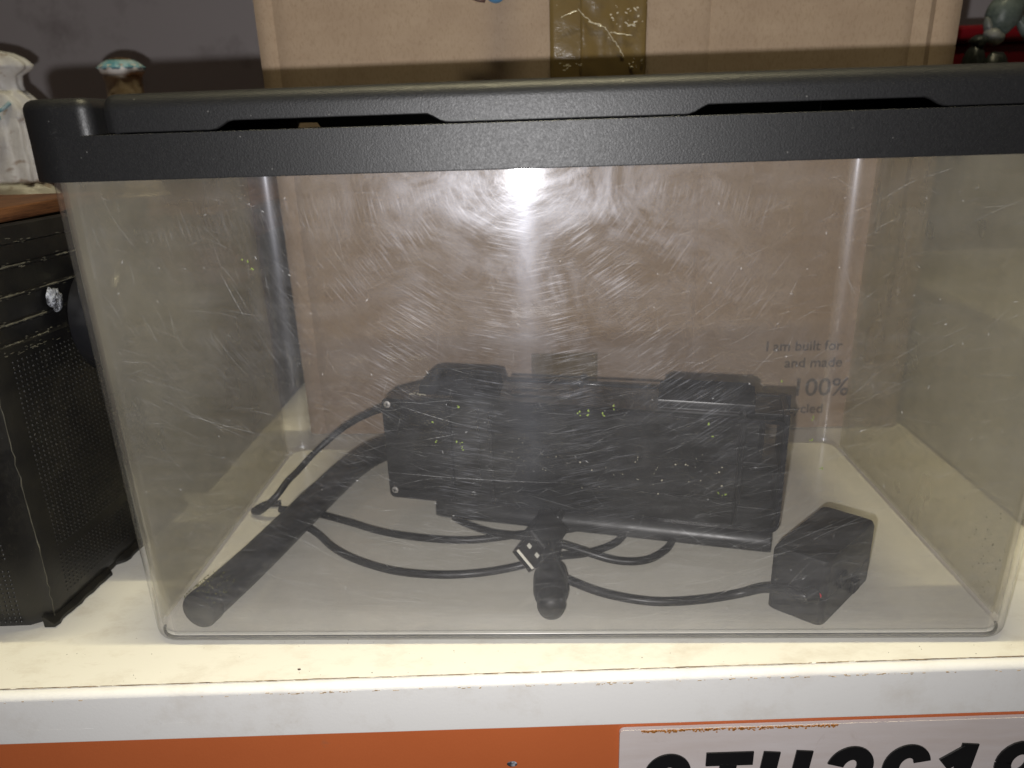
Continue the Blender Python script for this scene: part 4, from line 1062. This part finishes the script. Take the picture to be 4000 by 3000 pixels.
figure_surf('plinth', [(0.1744, -0.560, -0.4500), (0.1752, -0.562, -0.4490), (0.1760, -0.560, -0.4510), (0.1835, -0.558, -0.4560), (0.1878, -0.556, -0.4620)], 0, 0.40, M_CER, f1, 0.45, fold=0.05, folds=7, seed=4.0)
bm = nb()
tube_bm(bm, catmull([(-0.500, 0.372, 0.2560), (-0.487, 0.374, 0.2490), (-0.474, 0.380, 0.2500), (-0.466, 0.384, 0.2560)], 6), 0.0016, 8); obj('teal_ribbon', bm, M_TEAL, f1, smooth=True)
bm = nb()
tube_bm(bm, catmull([(-0.520, 0.366, 0.2300), (-0.500, 0.368, 0.2330), (-0.484, 0.370, 0.2420), (-0.472, 0.376, 0.2440)], 6), 0.0017, 8); obj('teal_ribbon', bm, M_TEAL, f1, smooth=True)
bm = nb()
tube_bm(bm, catmull([(-0.530, 0.366, 0.2635), (-0.505, 0.366, 0.2600), (-0.486, 0.370, 0.2620)], 6), 0.0014, 8); obj('gilt_edge', bm, M_GOLD, f1, smooth=True)
bm = nb()
tube_bm(bm, catmull([(-0.456, 0.396, 0.2480), (-0.443, 0.400, 0.2500), (-0.434, 0.402, 0.2520), (-0.424, 0.402, 0.2485), (-0.412, 0.402, 0.2490)], 6), 0.0020, 8); obj('arm', bm, M_CER, f1, smooth=True)
bm = nb()
for k in range(7): bmesh.ops.create_icosphere(bm, subdivisions=2, radius=0.0026, matrix=Matrix.Translation((-0.414 - 0.003 * k, 0.398, 0.2505 + 0.0012 * math.sin(k * 2.1))))
obj('gilt_flower', bm, M_GOLD, f1, smooth=True)

f2 = thing('ceramic_urn', 'small ivory ceramic urn with frilled teal rim behind the lid corner', 'urn')
figure_surf('stem', [(0.1744, -0.392, -0.350), (0.178, -0.388, -0.354), (0.2000, -0.383, -0.3580), (0.2400, -0.3855, -0.3570), (0.2560, -0.3870, -0.3560), (0.2700, -0.3860, -0.3560), (0.2745, -0.3875, -0.3555)], 0, 0.40, M_CER2, f2, 0.9, fold=0.03, folds=6)
figure_surf('bowl', [(0.2740, -0.3850, -0.3560), (0.2775, -0.3890, -0.3530), (0.2810, -0.3895, -0.3525), (0.2835, -0.3880, -0.3540)], 0, 0.40, M_CER, f2, 0.9, fold=0.02, folds=9)
figure_surf('frill', [(0.2795, -0.3890, -0.3530), (0.2815, -0.3900, -0.3520), (0.2850, -0.3860, -0.3560), (0.2875, -0.3815, -0.3600)], 0, 0.40, M_TEAL, f2, 0.92, fold=0.045, folds=11)
figure_surf('gilt_cap', [(0.2872, -0.3810, -0.3610), (0.2888, -0.3790, -0.3625), (0.2896, -0.3740, -0.3680)], 0, 0.40, M_GOLD, f2, 0.9, fold=0.03, folds=8)

# ================================================================ BACKGROUND RIGHT: red crate with grey-green ornaments
rc = thing('red_crate', 'dark red plastic crate beside the cardboard box at the far right', 'crate')
boxo('tray', (0.285, 0.75, 0.430, 0.60, 0.0005, 0.2780), M_REDBOX, rc, bevel=0.004, seg=3)
boxo('rim', (0.283, 0.752, 0.4265, 0.604, 0.2785, 0.2930), M_REDBOX, rc, bevel=0.004, seg=3)
def blob(name, parts, mat, label, cat, group=None):
    t_ = thing(name, label, cat, group=group)
    for nm, (c, r, rz) in parts:
        bm = nb(); bmesh.ops.create_uvsphere(bm, u_segments=28, v_segments=18, radius=1)
        for v in bm.verts:
            k = 1 + 0.10 * noise.noise(v.co * 1.8 + Vector(c) * 20)
            v.co = Vector(c) + Matrix.Rotation(rz, 3, 'Y') @ Vector((v.co.x * r[0] * k, v.co.y * r[1] * k, v.co.z * r[2] * k))
        obj(nm, bm, mat[1] if nm in ('foot', 'beak') else mat[0], t_, smooth=True)
    return t_
M_LGREY = mat_ceramic('pale_grey_glaze', (0.17, 0.18, 0.17), (0.23, 0.23, 0.22), (0.11, 0.11, 0.11))
blob('grey_ornament', (('torso', ((0.370, 0.398, 0.2975), (0.0135, 0.012, 0.0165), 0.2)), ('head', ((0.3735, 0.398, 0.3190), (0.008, 0.008, 0.008), 0)), ('foot', ((0.3615, 0.392, 0.2800), (0.0085, 0.008, 0.0060), 0.5)), ('foot', ((0.3560, 0.393, 0.2880), (0.0030, 0.004, 0.0075), -0.3)), ('wing', ((0.3960, 0.400, 0.3100), (0.019, 0.008, 0.0070), -0.15)), ('tail', ((0.3880, 0.398, 0.2860), (0.0038, 0.004, 0.0140), -0.6)), ('tail', ((0.399, 0.398, 0.2790), (0.0100, 0.004, 0.0030), -0.2))), (M_GREY, M_LGREY), 'grey green glazed ornament perched above the red crate rim', 'ornament')
blob('dark_ornament', (('torso', ((0.3485, 0.392, 0.2560), (0.0085, 0.010, 0.0200), 0)), ('head', ((0.3500, 0.392, 0.2765), (0.0072, 0.008, 0.0055), 0))), (M_DGREY, M_DGREY), 'small almost black ornament against the cardboard box edge', 'ornament')
blob('dark_ornament', (('torso', ((0.3640, 0.388, 0.2470), (0.0120, 0.010, 0.0220), 0)),), (M_DGREY, M_GREY), 'rounded dark ornament in front of the red crate, below the grey one', 'ornament')
blob('dark_ornament', (('torso', ((0.3960, 0.388, 0.2450), (0.0090, 0.009, 0.0180), 0)),), (M_DGREY, M_DGREY), 'dark ornament at the right picture edge in front of the red crate', 'ornament')
boxo_s = thing('ornament_stand', 'dark stand carrying the ornaments before the red crate', 'stand')
boxo('block', (0.300, 0.560, 0.368, 0.424, 0.0005, 0.2255), M_DEVDARK, boxo_s, bevel=0.003)
